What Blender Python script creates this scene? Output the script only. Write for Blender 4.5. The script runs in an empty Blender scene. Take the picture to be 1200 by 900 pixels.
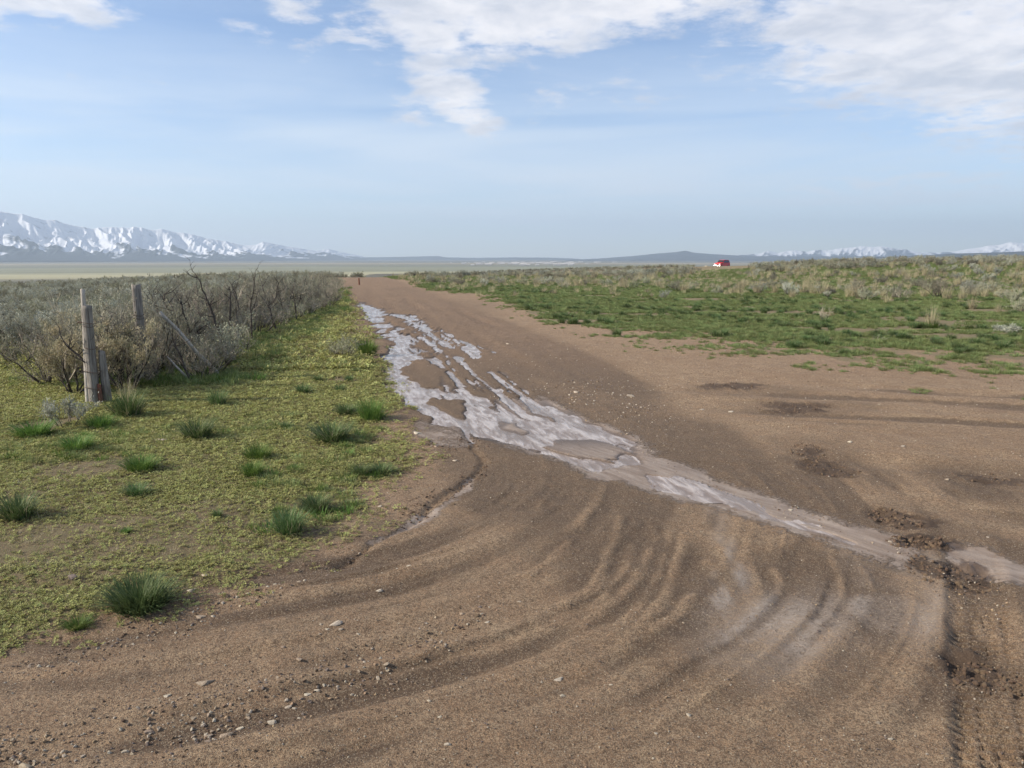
import bpy, bmesh, math, random
import numpy as np
from mathutils import Vector, Matrix
R_ = math.radians
rng = np.random.default_rng(7)
random.seed(7)
scene = bpy.context.scene
col = scene.collection

# ------------------------------------------------------------------ camera
F, CX, CY, PITCH, HC = 901.0, 600.0, 450.0, R_(9.27), 1.6
cd = bpy.data.cameras.new('camera')
cam = bpy.data.objects.new('camera', cd); col.objects.link(cam)
cd.sensor_width = 36; cd.lens = 36 * F / 1200
cd.clip_start = 0.05; cd.clip_end = 120000
cam.location = (0, 0, HC); cam.rotation_euler = (R_(90) - PITCH, 0, 0)
scene.camera = cam

# ------------------------------------------------------------------ light
SUN_EL, SUN_AZ = R_(29), R_(-98)          # azimuth clockwise from +Y (left of the view)
EXPOSURE = 0.95
scene.view_settings.view_transform = 'Standard'
scene.view_settings.look = 'None'
scene.view_settings.gamma = 1
scene.view_settings.exposure = EXPOSURE
sd = bpy.data.lights.new('sun', 'SUN'); sd.energy = 3.9; sd.angle = R_(1.2); sd.color = (1.0, 0.90, 0.76)
sun = bpy.data.objects.new('sun', sd); col.objects.link(sun)
sdir = Vector((math.sin(SUN_AZ) * math.cos(SUN_EL), math.cos(SUN_AZ) * math.cos(SUN_EL), math.sin(SUN_EL)))
sun.rotation_euler = sdir.to_track_quat('Z', 'Y').to_euler()

class NT:
    """small helper for node trees"""
    def __init__(s, nt):
        s.nt = nt; nt.nodes.clear()
    def n(s, t, **k):
        nd = s.nt.nodes.new(t)
        ins = k.pop('ins', {})
        for a, v in k.items(): setattr(nd, a, v)
        for a, v in ins.items(): s.set(nd.inputs[a], v)
        return nd
    def set(s, sock, v):
        if isinstance(v, bpy.types.NodeSocket): s.nt.links.new(v, sock)
        elif isinstance(v, bpy.types.Node): s.nt.links.new(v.outputs[0], sock)
        elif isinstance(v, (tuple, list)) and len(v) == 3 and sock.type == 'RGBA': sock.default_value = (*v, 1)
        else: sock.default_value = v
    def math(s, op, a, b=0.0, c=0.0, clamp=False):
        nd = s.nt.nodes.new('ShaderNodeMath'); nd.operation = op; nd.use_clamp = clamp
        s.set(nd.inputs[0], a); s.set(nd.inputs[1], b); s.set(nd.inputs[2], c)
        return nd.outputs[0]
    def mr(s, v, a, b, c=0.0, d=1.0, smooth=True):
        nd = s.nt.nodes.new('ShaderNodeMapRange'); nd.interpolation_type = 'SMOOTHSTEP' if smooth else 'LINEAR'
        s.set(nd.inputs[0], v)
        for i, q in enumerate((a, b, c, d)): s.set(nd.inputs[i + 1], q)
        return nd.outputs[0]
    def noise(s, vec, scale, detail=4, rough=0.55, dist=0.0):
        nd = s.nt.nodes.new('ShaderNodeTexNoise')
        if vec is not None: s.set(nd.inputs['Vector'], vec)
        nd.inputs['Scale'].default_value = scale; nd.inputs['Detail'].default_value = detail
        nd.inputs['Roughness'].default_value = rough; nd.inputs['Distortion'].default_value = dist
        return nd.outputs['Fac']
    def mix(s, f, a, b, blend='MIX'):
        nd = s.nt.nodes.new('ShaderNodeMix'); nd.data_type = 'RGBA'; nd.blend_type = blend
        s.set(nd.inputs[0], f); s.set(nd.inputs[6], a); s.set(nd.inputs[7], b)
        return nd.outputs[2]
    def mapping(s, vec, loc=(0,0,0), rot=(0,0,0), scl=(1,1,1), typ='POINT'):
        nd = s.nt.nodes.new('ShaderNodeMapping'); nd.vector_type = typ
        s.set(nd.inputs[0], vec); nd.inputs[1].default_value = loc; nd.inputs[2].default_value = rot; nd.inputs[3].default_value = scl
        return nd.outputs[0]
    def attr(s, name):
        nd = s.nt.nodes.new('ShaderNodeAttribute'); nd.attribute_name = name
        return nd.outputs['Fac']

def ray(px, py):
    u, v = (px - CX) / F, (CY - py) / F
    c, s = math.cos(PITCH), math.sin(PITCH)
    return Vector((u, c + v * s, -s + v * c))
def G(px, py, z=0.0):
    d = ray(px, py); t = (HC - z) / -d.z
    return (d.x * t, d.y * t)
def AT(px, py, y):
    d = ray(px, py); t = y / d.y
    return (d.x * t, y, HC + d.z * t)
def azel(px, py):
    d = ray(px, py)
    return math.degrees(math.atan2(d.x, d.y)), math.degrees(math.atan2(d.z, math.hypot(d.x, d.y)))

# ------------------------------------------------------------------ world: sky with clouds
world = bpy.data.worlds.new('World'); scene.world = world; world.use_nodes = True
w = NT(world.node_tree)
sky = w.n('ShaderNodeTexSky'); sky.sky_type = 'NISHITA'; sky.sun_disc = False
sky.sun_elevation = SUN_EL; sky.sun_rotation = SUN_AZ
sky.altitude = 1400; sky.air_density = 1.0; sky.dust_density = 0.6; sky.ozone_density = 1.6
tc = w.n('ShaderNodeTexCoord'); sep = w.n('ShaderNodeSeparateXYZ', ins={0: tc.outputs['Generated']})
dx, dy, dz = sep.outputs
az = w.math('MULTIPLY', w.math('ARCTAN2', dx, dy), 180 / math.pi)
el = w.math('MULTIPLY', w.math('ARCSINE', dz), 180 / math.pi)
ae = w.n('ShaderNodeCombineXYZ', ins={0: az, 1: el}).outputs[0]
dzc = w.math('ADD', w.math('MAXIMUM', dz, 0.0), 0.10)
pl = w.n('ShaderNodeCombineXYZ', ins={0: w.math('DIVIDE', dx, dzc), 1: w.math('DIVIDE', dy, dzc)}).outputs[0]
nbig = w.noise(pl, 1.6, 5, 0.6)
nmid = w.noise(pl, 4.2, 6, 0.62, 0.3)
nfine = w.noise(pl, 11.0, 5, 0.65)
blobs = [  # px, py, half width, half height, tilt deg, weight
    (520, -5, 190, 38, -14, 1.0), (500, 35, 90, 30, -25, 1.0), (620, 15, 170, 48, 4, 1.05), (760, 0, 170, 34, 8, 1.0),
    (525, 105, 62, 36, -35, .95), (555, 140, 45, 22, -25, .85), (485, 125, 40, 26, 0, .55), (430, 30, 60, 26, 0, .6),
    (1060, 40, 165, 75, -6, 1.1), (1150, 70, 120, 60, -8, 1.1), (960, 70, 60, 40, -12, .75), (990, 20, 110, 45, 0, 1.0),
    (910, 75, 26, 16, 0, .55), (860, 14, 90, 26, 5, .6), (840, 50, 32, 16, 0, .45), (400, 70, 120, 30, -10, .22), (700, 110, 160, 26, 4, .34), (1190, 125, 110, 34, 10, .8), (60, 0, 90, 20, 0, .95),
    (285, 30, 50, 10, -10, .45), (345, 10, 45, 22, 0, .6), (-60, 10, 60, 20, 0, .9), (1300, 60, 160, 90, 0, 1.0), (680, -60, 500, 60, 0, .9)]
m = None
DEGPX = math.degrees(1 / F)
for (px, py, hw, hh, tl, wt) in blobs:
    a, e = azel(px, py)
    mp = w.mapping(ae, (a, e, 0), (0, 0, R_(tl)), (hw * DEGPX * 1.25, hh * DEGPX * 1.35, 1), 'TEXTURE')
    ln = w.n('ShaderNodeVectorMath', operation='LENGTH', ins={0: mp}).outputs['Value']
    b = w.mr(ln, 1.15, 0.1, 0.0, wt)
    m = b if m is None else w.math('MAXIMUM', m, b)
# a broken cloud deck higher up and behind, out of the frame
hi = w.math('MULTIPLY', w.mr(el, 26, 42), w.mr(nbig, 0.42, 0.6, 0.25, 0.95))
m = w.math('MAXIMUM', m, hi)
nn = w.math('ADD', w.math('MULTIPLY', nmid, 0.62), w.math('MULTIPLY', nfine, 0.38))
cl = w.math('ADD', w.math('MULTIPLY', m, 1.25), w.math('MULTIPLY', w.math('SUBTRACT', nn, 0.5), 3.6))
mask = w.mr(cl, 0.28, 1.15)
mask = w.math('MULTIPLY', mask, 0.87)
# thin streaks low in the sky
pstr = w.mapping(ae, (0, 0, 0), (0, 0, R_(5)), (0.022, 0.24, 1))
ns = w.noise(pstr, 1.0, 5, 0.55, 0.4)
st = w.math('MULTIPLY', w.mr(ns, 0.34, 0.66, 0.2, 0.92), w.mr(el, 17, 5, 0.12, 1.0))
a1, e1 = azel(1040, 222)
mp = w.mapping(ae, (a1, e1, 0), (0, 0, R_(2)), (15, 2.4, 1), 'TEXTURE')
ln = w.n('ShaderNodeVectorMath', operation='LENGTH', ins={0: mp}).outputs['Value']
st = w.math('MAXIMUM', st, w.math('MULTIPLY', w.mr(ln, 1.1, 0.2), w.mr(nmid, 0.35, 0.65, 0.25, 1.0)))
shade = w.mr(w.math('ADD', w.math('MULTIPLY', nmid, 0.6), w.math('MULTIPLY', nbig, 0.5)), 0.4, 0.72)
ccol = w.mix(shade, (7.0, 6.75, 6.7), (4.1, 4.3, 4.8))
base = w.mix(st, w.mix(1.0, sky.outputs[0], (0.90, 0.96, 1.06), 'MULTIPLY'), (5.0, 5.6, 6.3))
fin = w.mix(mask, base, ccol)
bg = w.n('ShaderNodeBackground', ins={0: fin, 1: 0.086})
w.n('ShaderNodeOutputWorld', ins={0: bg.outputs[0]})

# ------------------------------------------------------------------ tags and mesh helpers
def tag(o, label=None, cat=None, group=None, kind=None):
    if label: o['label'] = label
    if cat: o['category'] = cat
    if group: o['group'] = group
    if kind: o['kind'] = kind
    return o
def empty(name, loc, rz=0.0, scale=1.0):
    o = bpy.data.objects.new(name, None); col.objects.link(o)
    o.location = loc; o.rotation_euler = (0, 0, rz); o.scale = (scale,) * 3; o.empty_display_size = 0.1
    return o
class MB:
    """mesh builder with quads/tris and material slots"""
    def __init__(s): s.v = []; s.f = []; s.m = []
    def tube(s, pts, rads, n=5, mi=0, cap=True):
        b0 = len(s.v); k = len(pts)
        for i, p in enumerate(pts):
            p = Vector(p)
            t = (Vector(pts[min(i + 1, k - 1)]) - Vector(pts[max(i - 1, 0)]))
            if t.length < 1e-9: t = Vector((0, 0, 1))
            t.normalize()
            a = t.cross(Vector((0.31, 0.95, 0.07))); a.normalize(); b = t.cross(a)
            for j in range(n):
                an = 2 * math.pi * j / n
                s.v.append(tuple(p + (a * math.cos(an) + b * math.sin(an)) * rads[i]))
        for i in range(k - 1):
            for j in range(n):
                s.f.append((b0 + i * n + j, b0 + i * n + (j + 1) % n, b0 + (i + 1) * n + (j + 1) % n, b0 + (i + 1) * n + j)); s.m.append(mi)
        if cap:
            s.f.append(tuple(b0 + j for j in range(n))[::-1]); s.m.append(mi)
            s.f.append(tuple(b0 + (k - 1) * n + j for j in range(n))); s.m.append(mi)
    def poly(s, pts, mi=0):
        b0 = len(s.v); s.v += [tuple(p) for p in pts]; s.f.append(tuple(range(b0, b0 + len(pts)))); s.m.append(mi)
    def mesh(s, name, mats, smooth=False):
        me = bpy.data.meshes.new(name); me.from_pydata(s.v, [], s.f)
        for q in mats: me.materials.append(q)
        if len(mats) > 1: me.polygons.foreach_set('material_index', s.m)
        if smooth: me.polygons.foreach_set('use_smooth', [True] * len(s.f))
        me.update(); return me
    def build(s, name, mats, parent=None, smooth=False):
        if not isinstance(mats, (list, tuple)): mats = [mats]
        o = bpy.data.objects.new(name, s.mesh(name, mats, smooth)); col.objects.link(o)
        if parent: o.parent = parent
        return o
def grid_mesh(name, X, Y, Z, mat, attrs=None):
    ny, nx = X.shape
    co = np.stack([X, Y, Z], -1).reshape(-1, 3).astype(np.float32)
    i = np.arange(ny * nx).reshape(ny, nx)
    q = np.stack([i[:-1, :-1], i[:-1, 1:], i[1:, 1:], i[1:, :-1]], -1).reshape(-1, 4)
    return quad_mesh(name, co, q, mat, attrs)
def quad_mesh(name, co, q, mat, attrs=None, smooth=True):
    me = bpy.data.meshes.new(name); k = q.shape[1]
    me.vertices.add(len(co)); me.vertices.foreach_set('co', co.ravel())
    me.loops.add(q.size); me.loops.foreach_set('vertex_index', q.ravel().astype(np.int32))
    me.polygons.add(len(q)); me.polygons.foreach_set('loop_start', np.arange(0, q.size, k, dtype=np.int32))
    me.update(calc_edges=True)
    if smooth: me.polygons.foreach_set('use_smooth', np.ones(len(q), bool))
    for n, a in (attrs or {}).items():
        at = me.attributes.new(n, 'FLOAT', 'POINT'); at.data.foreach_set('value', a.ravel().astype(np.float32))
    me.materials.append(mat); me.validate()
    o = bpy.data.objects.new(name, me); col.objects.link(o)
    return o

# ------------------------------------------------------------------ noise and shape fields
def _h(ix, iy, sd_):
    n = (ix.astype(np.int64) * 374761393 + iy.astype(np.int64) * 668265263 + sd_ * 1442695041) & 0xffffffff
    n = ((n ^ (n >> 13)) * 1274126177) & 0xffffffff
    n = n ^ (n >> 16)
    return (n & 0xffff) / 65535.0
def vn(x, y, sd_=0):
    ix, iy = np.floor(x), np.floor(y); fx, fy = x - ix, y - iy
    fx = fx * fx * fx * (fx * (fx * 6 - 15) + 10); fy = fy * fy * fy * (fy * (fy * 6 - 15) + 10)
    a, b, c, d = _h(ix, iy, sd_), _h(ix + 1, iy, sd_), _h(ix, iy + 1, sd_), _h(ix + 1, iy + 1, sd_)
    return (a + (b - a) * fx) * (1 - fy) + (c + (d - c) * fx) * fy
def fbm(x, y, sd_=0, o=4, g=0.5):
    s, a, t = 0, 1.0, 0
    for k in range(o):
        s = s + a * vn(x * 2 ** k + 17.3 * k, y * 2 ** k - 9.1 * k, sd_ + k); t += a; a *= g
    return s / t
def ss(x, a, b):
    t = np.clip((x - a) / (b - a), 0, 1); return t * t * (3 - 2 * t)
def sdf(P, x, y, margin=1.0):
    """signed distance to a polygon, negative inside"""
    P = np.array(P); out = np.full(x.shape, 9.0)
    bb = (x > P[:, 0].min() - margin) & (x < P[:, 0].max() + margin) & (y > P[:, 1].min() - margin) & (y < P[:, 1].max() + margin)
    xx, yy = x[bb], y[bb]
    if xx.size == 0: return out
    d = np.full(xx.shape, 1e9); ins = np.zeros(xx.shape, bool)
    for i in range(len(P)):
        ax, ay = P[i]; bx, by = P[(i + 1) % len(P)]
        ex, ey = bx - ax, by - ay
        t = np.clip(((xx - ax) * ex + (yy - ay) * ey) / (ex * ex + ey * ey + 1e-12), 0, 1)
        d = np.minimum(d, (xx - ax - t * ex) ** 2 + (yy - ay - t * ey) ** 2)
        c = (ay > yy) != (by > yy)
        ins ^= c & (xx < (bx - ax) * (yy - ay) / (by - ay + 1e-12) + ax)
    d = np.sqrt(d); out[bb] = np.where(ins, -d, d); return out
def ldist(P, x, y, margin=1.5):
    P = np.array(P); out = np.full(x.shape, 9.0)
    bb = (x > P[:, 0].min() - margin) & (x < P[:, 0].max() + margin) & (y > P[:, 1].min() - margin) & (y < P[:, 1].max() + margin)
    xx, yy = x[bb], y[bb]
    if xx.size == 0: return out
    d = np.full(xx.shape, 1e9)
    for i in range(len(P) - 1):
        ax, ay = P[i]; bx, by = P[i + 1]; ex, ey = bx - ax, by - ay
        t = np.clip(((xx - ax) * ex + (yy - ay) * ey) / (ex * ex + ey * ey + 1e-12), 0, 1)
        d = np.minimum(d, (xx - ax - t * ex) ** 2 + (yy - ay - t * ey) ** 2)
    out[bb] = np.sqrt(d); return out
def gp(*pts): return [G(*p) for p in pts]
def blob(px, py, rx, ry, x, y):
    """soft ellipse on the ground: 1 at centre"""
    gx, gy = G(px, py); ex = abs(G(px + rx, py)[0] - gx); ey = abs(G(px, py - ry)[1] - gy)
    return ss(np.sqrt(((x - gx) / ex) ** 2 + ((y - gy) / ey) ** 2), 1.15, 0.45)

# outlines on the ground, read off the photograph as surveyed ground points
WATER = gp((420,354),(422,360),(428,367),(432,377),(440,384),(444,392),(447,396),(458,397),(466,401),(463,407),(453,409),(454,427),(455,453),
           (472,460),(473,472),(487,479),(500,487),(513,493),(540,503),(558,512),(573,519),(595,525),(620,530),(640,538),(656,538),(672,546),
           (690,556),(722,548),(752,542),(742,520),(720,508),(696,501),(676,489),(660,478),(644,466),(620,456),(600,449),(580,437),(560,427),(558,420),
           (573,417),(575,411),(565,405),(547,402),(533,395),(520,387),(503,380),(483,369),(463,368),(450,367),(445,362),(430,358))
ISL = [gp((447,370),(463,370.5),(477,373),(484,382),(500,395),(493,395),(472,390),(472,383),(463,381),(450,378)),
       gp((448,385),(463,382),(460,388),(450,390)),
       gp((491,397),(501,398),(509,410),(509,418),(498,419),(491,415),(500,412),(489,407)),
       gp((478,419),(507,422),(517,433),(527,452),(538,462),(517,453),(500,453),(480,447),(470,437),(472,430),(477,427)),
       gp((501,472),(513,463),(537,467),(543,477),(552,492),(537,490),(513,482)),
       gp((520,440),(529,441),(541,456),(540,462),(530,452)),
       gp((545,450),(565,457),(587,472),(573,469),(549,462)), gp((553,443),(575,455),(582,462),(567,459)),
       gp((508,404),(512,404),(530,421),(548,436),(543,436),(525,422)), gp((520,392),(535,400),(548,409),(540,408),(524,398)),
       gp((516,411),(521,411),(540,428),(556,443),(550,443),(532,428)), gp((488,385),(497,389),(512,399),(507,399),(492,390)),
       gp((592,498),(606,494),(616,503),(608,508)), gp((558,452),(562,451),(600,476),(628,492),(622,492),(590,475)),
       gp((585,455),(590,455),(625,480),(652,493),(645,494),(615,479)), gp((503,379),(512,382),(520,390),(513,388))]
ISLSOFT = [gp((576,497),(590,488),(610,495),(621,505),(617,513),(600,512),(585,508))]
SILT = gp((590,470),(640,464),(680,489),(720,505),(746,516),(764,531),(800,541),(819,546),(838,560),(868,565),(912,582),(960,601),(1000,612),(1054,628),(1062,640),
          (1060,660),(1025,650),(960,628),(910,615),(878,604),(835,590),(822,586),(800,581),(762,572),(742,562),(712,564),(688,561),(668,548),(640,538),(560,500))
SILT2 = gp((1060,655),(1100,690),(1112,720),(1070,745),(1030,732),(990,745),(900,770),(860,735),(880,700),(960,700),(1010,715),(1040,700))
SILT3 = gp((1108,634),(1150,640),(1178,652),(1215,668),(1215,688),(1150,675),(1120,668),(1100,650))
STREAM = gp((833,575),(870,588),(910,606),(960,620),(1000,636))
PUD = gp((764,556),(785,558),(812,566),(838,580),(823,582),(790,572),(768,564))
FLAT = gp((455,625),(480,600),(520,592),(540,560),(566,548),(548,575),(520,600),(490,622),(440,640),(430,636))
FLAT2 = gp((490,490),(540,500),(560,512),(545,528),(500,525),(484,510))
VEGL = gp((-300,480),(-300,850),(-60,800),(0,776),(60,752),(120,738),(200,722),(250,702),(300,690),(345,665),(400,645),(435,612),(462,575),(478,545),(480,515),
          (470,490),(458,470),(450,440),(442,415),(432,395),(424,375),(416,355),(408,345),(380,340),(-300,340))
ridges = [gp((726,606),(722,631),(713,655),(696,690),(661,712)), gp((764,615),(754,663),(740,687),(713,710),(680,735)),
          gp((798,625),(792,663),(777,704),(754,733),(735,750)), gp((828,655),(818,690),(798,716),(766,736)),
          gp((690,597),(678,625),(655,646),(622,678)), gp((958,640),(964,687)), gp((978,650),(987,700)), gp((1007,661),(1022,692)),
          gp((850,640),(852,690),(838,725)), gp((745,610),(738,650),(724,680),(695,712)), gp((781,620),(774,665),(757,700),(728,732)),
          gp((634,530),(640,560),(630,600)), gp((906,628),(912,690)), gp((880,620),(886,690))]
TRK = [(px, py) for px, py in gp((1140,640),(1152,730),(1160,800),(1172,900),(1200,1100))]
TRKW = 0.135
clod = [(1108,668,40,22),(1075,634,36,8),(1048,606,28,12),(1155,790,44,24),(970,545,32,12),(1165,562,46,11),(950,528,28,7),(860,452,45,5),(930,478,45,6)]
damp = [(1120,665,80,40,.8),(1050,608,60,26,.8),(1155,790,80,40,.7),(965,545,70,24,.8),(1165,562,90,24,.7),(955,528,60,16,.6),(1000,650,70,30,.3),(880,460,90,10,.6),(940,480,110,10,.6),  # px,py,rx,ry,strength
    (560,400,60,30,.6),(700,470,90,45,.75),(800,520,95,38,.9),(900,565,90,30,.9),(1000,600,80,22,.7),(640,420,60,30,.5),
    (1130,640,90,40,.7),(640,560,90,40,.9),(560,530,55,35,.8),(720,600,80,35,.6),(500,345,70,10,.5),(520,362,80,12,.6),
    (300,850,150,30,.55),(430,780,120,22,.6),(120,800,160,20,.5),(380,665,90,16,.75),(450,618,30,16,.7),(780,665,80,45,.5),(1130,800,60,80,.55),(980,790,170,40,.25)]

RC, RS = 0.977, 0.213           # across-the-track axis
def terrain(x, y):
    s = x * RC + y * RS; t = y * RC - x * RS
    D = np.hypot(x, y)
    near = ss(-D, -90, -40)
    z = 1.4 * ss(s, 22, 60) * ss(-D, -600, -200) - 0.95 * ss(-s, 3, 34) * ss(-D, -400, -150)
    k = 0.035 + (0.019 - 0.035) * ss(s, 0, 60)
    tt = np.maximum(t - 62, 0)
    z = z - k * tt * ss(tt, 0, 30)
    z = np.where(y < 0, np.maximum(z, -3), z)
    zv = -36 - 4 * fbm(x / 900, y / 900, 5) + 10 * ss(D, 9000, 20000)
    z = np.where(tt > 0, np.maximum(z, zv), z)
    z = np.where((D > 300) & (z < zv + 6), zv + 6 * ss(z - zv, 0, 6) , z)
    # near-field relief and masks, in metres on the ground
    wob = 0.05 + 0.012 * np.clip(y, 0, 30)
    n1 = fbm(x * 2.2, y * 2.2, 11, 4) - .5; n2 = fbm(x * 2.2, y * 2.2, 31, 4) - .5
    xw, yw = x + n1 * wob * 1.6, y + n2 * wob * 3
    out = {}
    inner = (y > 1.2) & (y < 60) & (np.abs(x) < 30)
    W = np.where(inner, sdf(WATER, xw, yw), 9.0)
    isl = np.full(x.shape, 9.0)
    for P in ISL: isl = np.minimum(isl, sdf(P, xw, yw, .6))
    softisl = np.minimum(9.0, sdf(ISLSOFT[0], xw, yw))
    soft = 0.03 + 0.003 * np.clip(y, 0, 30)
    wt = ss(-W, -soft * 1.5, soft * 1.5) * ss(isl, -soft, soft)
    wt = wt * (1 - 0.75 * ss(-softisl, -.05, .1))
    streak = fbm(s / 0.10, t / 1.3, 51, 3)
    streak3 = fbm(s / 0.055, t / .8, 57, 2)
    streak2 = fbm(s / 0.24, t / 2.6, 71, 3)
    stz = ss(y, 7.0, 9.0)
    wt = wt * (1 - stz * ss(s, 1.0, 1.5) * ss(streak, .61, .655)) * (1 - stz * ss(s, 1.2, 1.9) * ss(streak2, .635, .68) * .95) * (1 - stz * ss(s, .7, 1.3) * ss(streak3, .66, .72) * .95) * (1 - stz * ss(fbm(x * 1.6, y * .7, 52, 4), .66, .70) * .9)
    pud = ss(-sdf(PUD, xw, yw), -.01, .02)
    stm = ss(-ldist(STREAM, xw, yw), -.03, -.008) * ss(fbm(x * 3, y * 3, 77), .35, .5)
    lowend = ss(-y, -8.0, -6.2)        # where the flow turns to smeared silt
    fa_, fc_ = x * .577 - y * .817, x * .817 + y * .577      # along and across the lower flow
    wt = wt * (1 - lowend * ss(fbm(fc_ * 7, fa_ * 1.6, 81, 4), .40, .52) * .95)
    wt = np.maximum(wt, np.maximum(pud, stm * .6))
    sl = np.maximum.reduce([ss(-sdf(SILT, xw, yw), -.24, .16), ss(-sdf(SILT3, xw, yw), -.16, .12)])
    film = .9 * ss(-sdf(SILT2, x + n1 * .3, y + n2 * .3), -.35, .2) * (.35 + .65 * ss(fbm(x * 4, y * 4, 91, 4), .3, .65))
    film = np.maximum(film, .8 * ss(-ldist(gp((845,590),(858,660),(850,740)), xw, yw), -.16, -.0) * ss(fbm(x * 9, y * 3, 92), .3, .6))
    film = np.maximum(film, .8 * blob(1050, 720, 60, 30, xw, yw))
    sl = np.maximum(sl, .0 * ss(-ldist(gp((850,600),(858,660),(850,720)), xw, yw), -.16, -.0) * ss(fbm(x * 9, y * 3, 92), .3, .6))
    sl = np.maximum(sl, .7 * ss(-W, -.12, .03) * lowend)
    flat = np.maximum(ss(-sdf(FLAT, xw, yw), -.03, .04), ss(-sdf(FLAT2, xw, yw), -.05, .06) * .8)
    cl_ = np.zeros(x.shape)
    for (a, b, rx, ry) in clod: cl_ = np.maximum(cl_, blob(a, b, rx * 1.2, ry * 1.2, x + n1 * .35, y + n2 * .35) * (1.0 if b > 600 else .6))
    cl_ = cl_ * ss(fbm(x * 7, y * 7, 95, 3), .12, .42)
    dm = np.zeros(x.shape)
    for (a, b, rx, ry, st_) in damp: dm = np.maximum(dm, st_ * blob(a, b, rx * 1.3, ry * 1.3, xw, yw))
    dm = np.maximum(dm, .95 * ss(-W, -.5, -.05))
    # dirt track bands on the ground
    road = ss(-np.abs(s - 2.1 + .5 * n1) , -2.4, -1.6) * ss(y, 9, 14)
    # relief
    amp = (1 - np.clip(wt, 0, 1)) * near
    low = (fbm(x * .55, y * .55, 1, 3) - .5) * .06 + (fbm(x * 2.1, y * 2.1, 2, 3) - .5) * .022
    z = z + low * near * ss(W, 0.0, .6)
    fine = (fbm(x * 9, y * 9, 3, 3) - .5) * .012 + (fbm(x * 26, y * 26, 4, 2) - .5) * .005
    z = z + fine * amp * (1 - .75 * np.maximum(sl, flat))
    z = z + cl_ * near * ((fbm(x * 11, y * 11, 6, 3) - .5) * .075 + (fbm(x * 30, y * 30, 7, 2) - .5) * .03 - .01)
    rg = np.zeros(x.shape)
    for i, P in enumerate(ridges):
        d = ldist(P, x + n1 * .06, y + n2 * .06)
        rg = np.maximum(rg, np.exp(-(d / .028) ** 2) * (1.0 if i < 5 else .55) * ss(fbm(x * 3, y * 3, 97 + i, 2), .15, .6))
    z = z + rg * .011
    zone = np.maximum(blob(745, 665, 130, 75, x, y), blob(960, 680, 110, 50, x, y))
    dm = np.maximum(dm * (1 - rg * .5), zone * 1.0 * (1 - ss(rg, .1, .5)))
    z = z - zone * .008
    # broad arcs left by turning wheels, centred left of the picture
    ca, cb = -2.1, 5.75
    rad = np.hypot(x - ca, y - cb) + .10 * (fbm(x * .8, y * .8, 44, 2) - .5); th = np.arctan2(y - cb, x - ca)
    a1_ = vn(rad / .11, th * 1.1, 61); a2_ = vn(rad / .045, th * 2.0, 62); a3_ = vn(rad / .34, th * .8, 63)
    a4_ = 1 - np.abs(vn(rad / .085, th * .9, 65) - .5) * 2
    azn = ss(rad, 1.55, 2.2) * ss(-rad, -6.2, -4.2) * ss(-y, -6.3, -5.2) * (1 - sl) * ss(W, .0, .25)
    patch = ss(fbm(x * 1.3, y * 1.3, 64, 3), .32, .62)
    z = z + ((a1_ - .5) * .030 + (a2_ - .5) * .012 + (a4_ ** 3 - .4) * .012) * azn * near * (.35 + .65 * patch)
    dm = np.clip(dm + azn * (.38 * ss(a3_, .52, .8) + .8 * patch * ss(-a1_, -.5, -.2) + .3 * patch * ss(-a2_, -.4, -.15) + .35 * ss(-a4_, -.5, -.1) - .4 * ss(a1_, .6, .85)), 0, 1)
    # old wheel ruts crossing the bare ground on the right
    rr = vn(s / .35, t / 5.0, 66) - .5
    rz = ss(x + y * .2, 3.2, 4.5) * ss(-y, -14, -9)
    sx = (y - 7.3) + .33 * (x - 3.5)
    rr = vn(sx / .4, x / 3.5, 66) - .5; rr2 = vn(sx / .13, x / 1.6, 68) - .5
    z = z + (rr * .055 + rr2 * .02) * rz * near
    dm = np.maximum(dm, rz * ss(-rr - .5 * rr2, .05, .3) * .95 * ss(fbm(x * 1.1, y * 1.1, 69), .3, .6))
    hs_ = vn((s - 2.1) / .28, t / 7.0, 72); rdz = ss(y, 8, 12) * ss(-np.abs(s - 2.3), -1.9, -1.2)
    z = z + (hs_ - .5) * .04 * rdz * near; dm = np.clip(dm + rdz * (.8 * ss(-hs_, -.45, -.2) + .6 * ss(fbm(x * .5, y * .25, 73), .5, .7)), 0, 1)
    # low cut bank at the left side of the flow
    bank = ldist(gp((473,474),(487,481),(513,495),(541,505),(552,520),(566,540),(556,556),(530,572),(500,600),(470,622),(430,645),(395,662)), xw, yw)
    side = ss(bank, .0, .25)
    z = z - np.exp(-(bank / .03) ** 2) * .022 * near
    # the tyre track with its tread
    td = ldist(TRK, x, y); tk = ss(-td - n1 * .02, -TRKW, -TRKW + .045) * ss(-y, -4.2, -3.5)
    tk = tk * (.45 + .55 * ss(fbm(x * 2, y * 2.3, 99, 2), .35, .6))
    along = y + .25 * x
    lug = np.abs(((along / .052) % 1) - .5) * 2
    px_ = (x - np.interp(y, [p[1] for p in TRK][::-1], [p[0] for p in TRK][::-1])) / TRKW
    lug2 = np.abs((((along + .02 * np.sign(px_)) / .052) % 1) - .5) * 2
    tread = np.where(np.abs(px_) > .55, lug, lug2) * (1 - np.exp(-((np.abs(px_) - .5) / .06) ** 2))
    z = z - tk * (.009 + .018 * ss(tread, .5, .7) * (1 - cl_)) + np.exp(-((td - TRKW - .02) / .02) ** 2) * .008 * ss(-y, -4.2, -3.5)
    # wet hollows: ground falls below the water sheet
    z = np.where(inner & (wt > 0), z * (1 - wt) + wt * (-.045 + n1 * .02), z)
    z = z + np.where(inner, sl * (1 - wt) * -.004, 0)
    # vegetation
    vl = np.where(y < 60, sdf(VEGL, x + n1 * .25, y + n2 * .35, 3.0), 9.0)
    vegl = ss(-vl + (fbm(x * 5, y * 5, 23, 3) - .5) * .5, -.22, .6)
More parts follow.
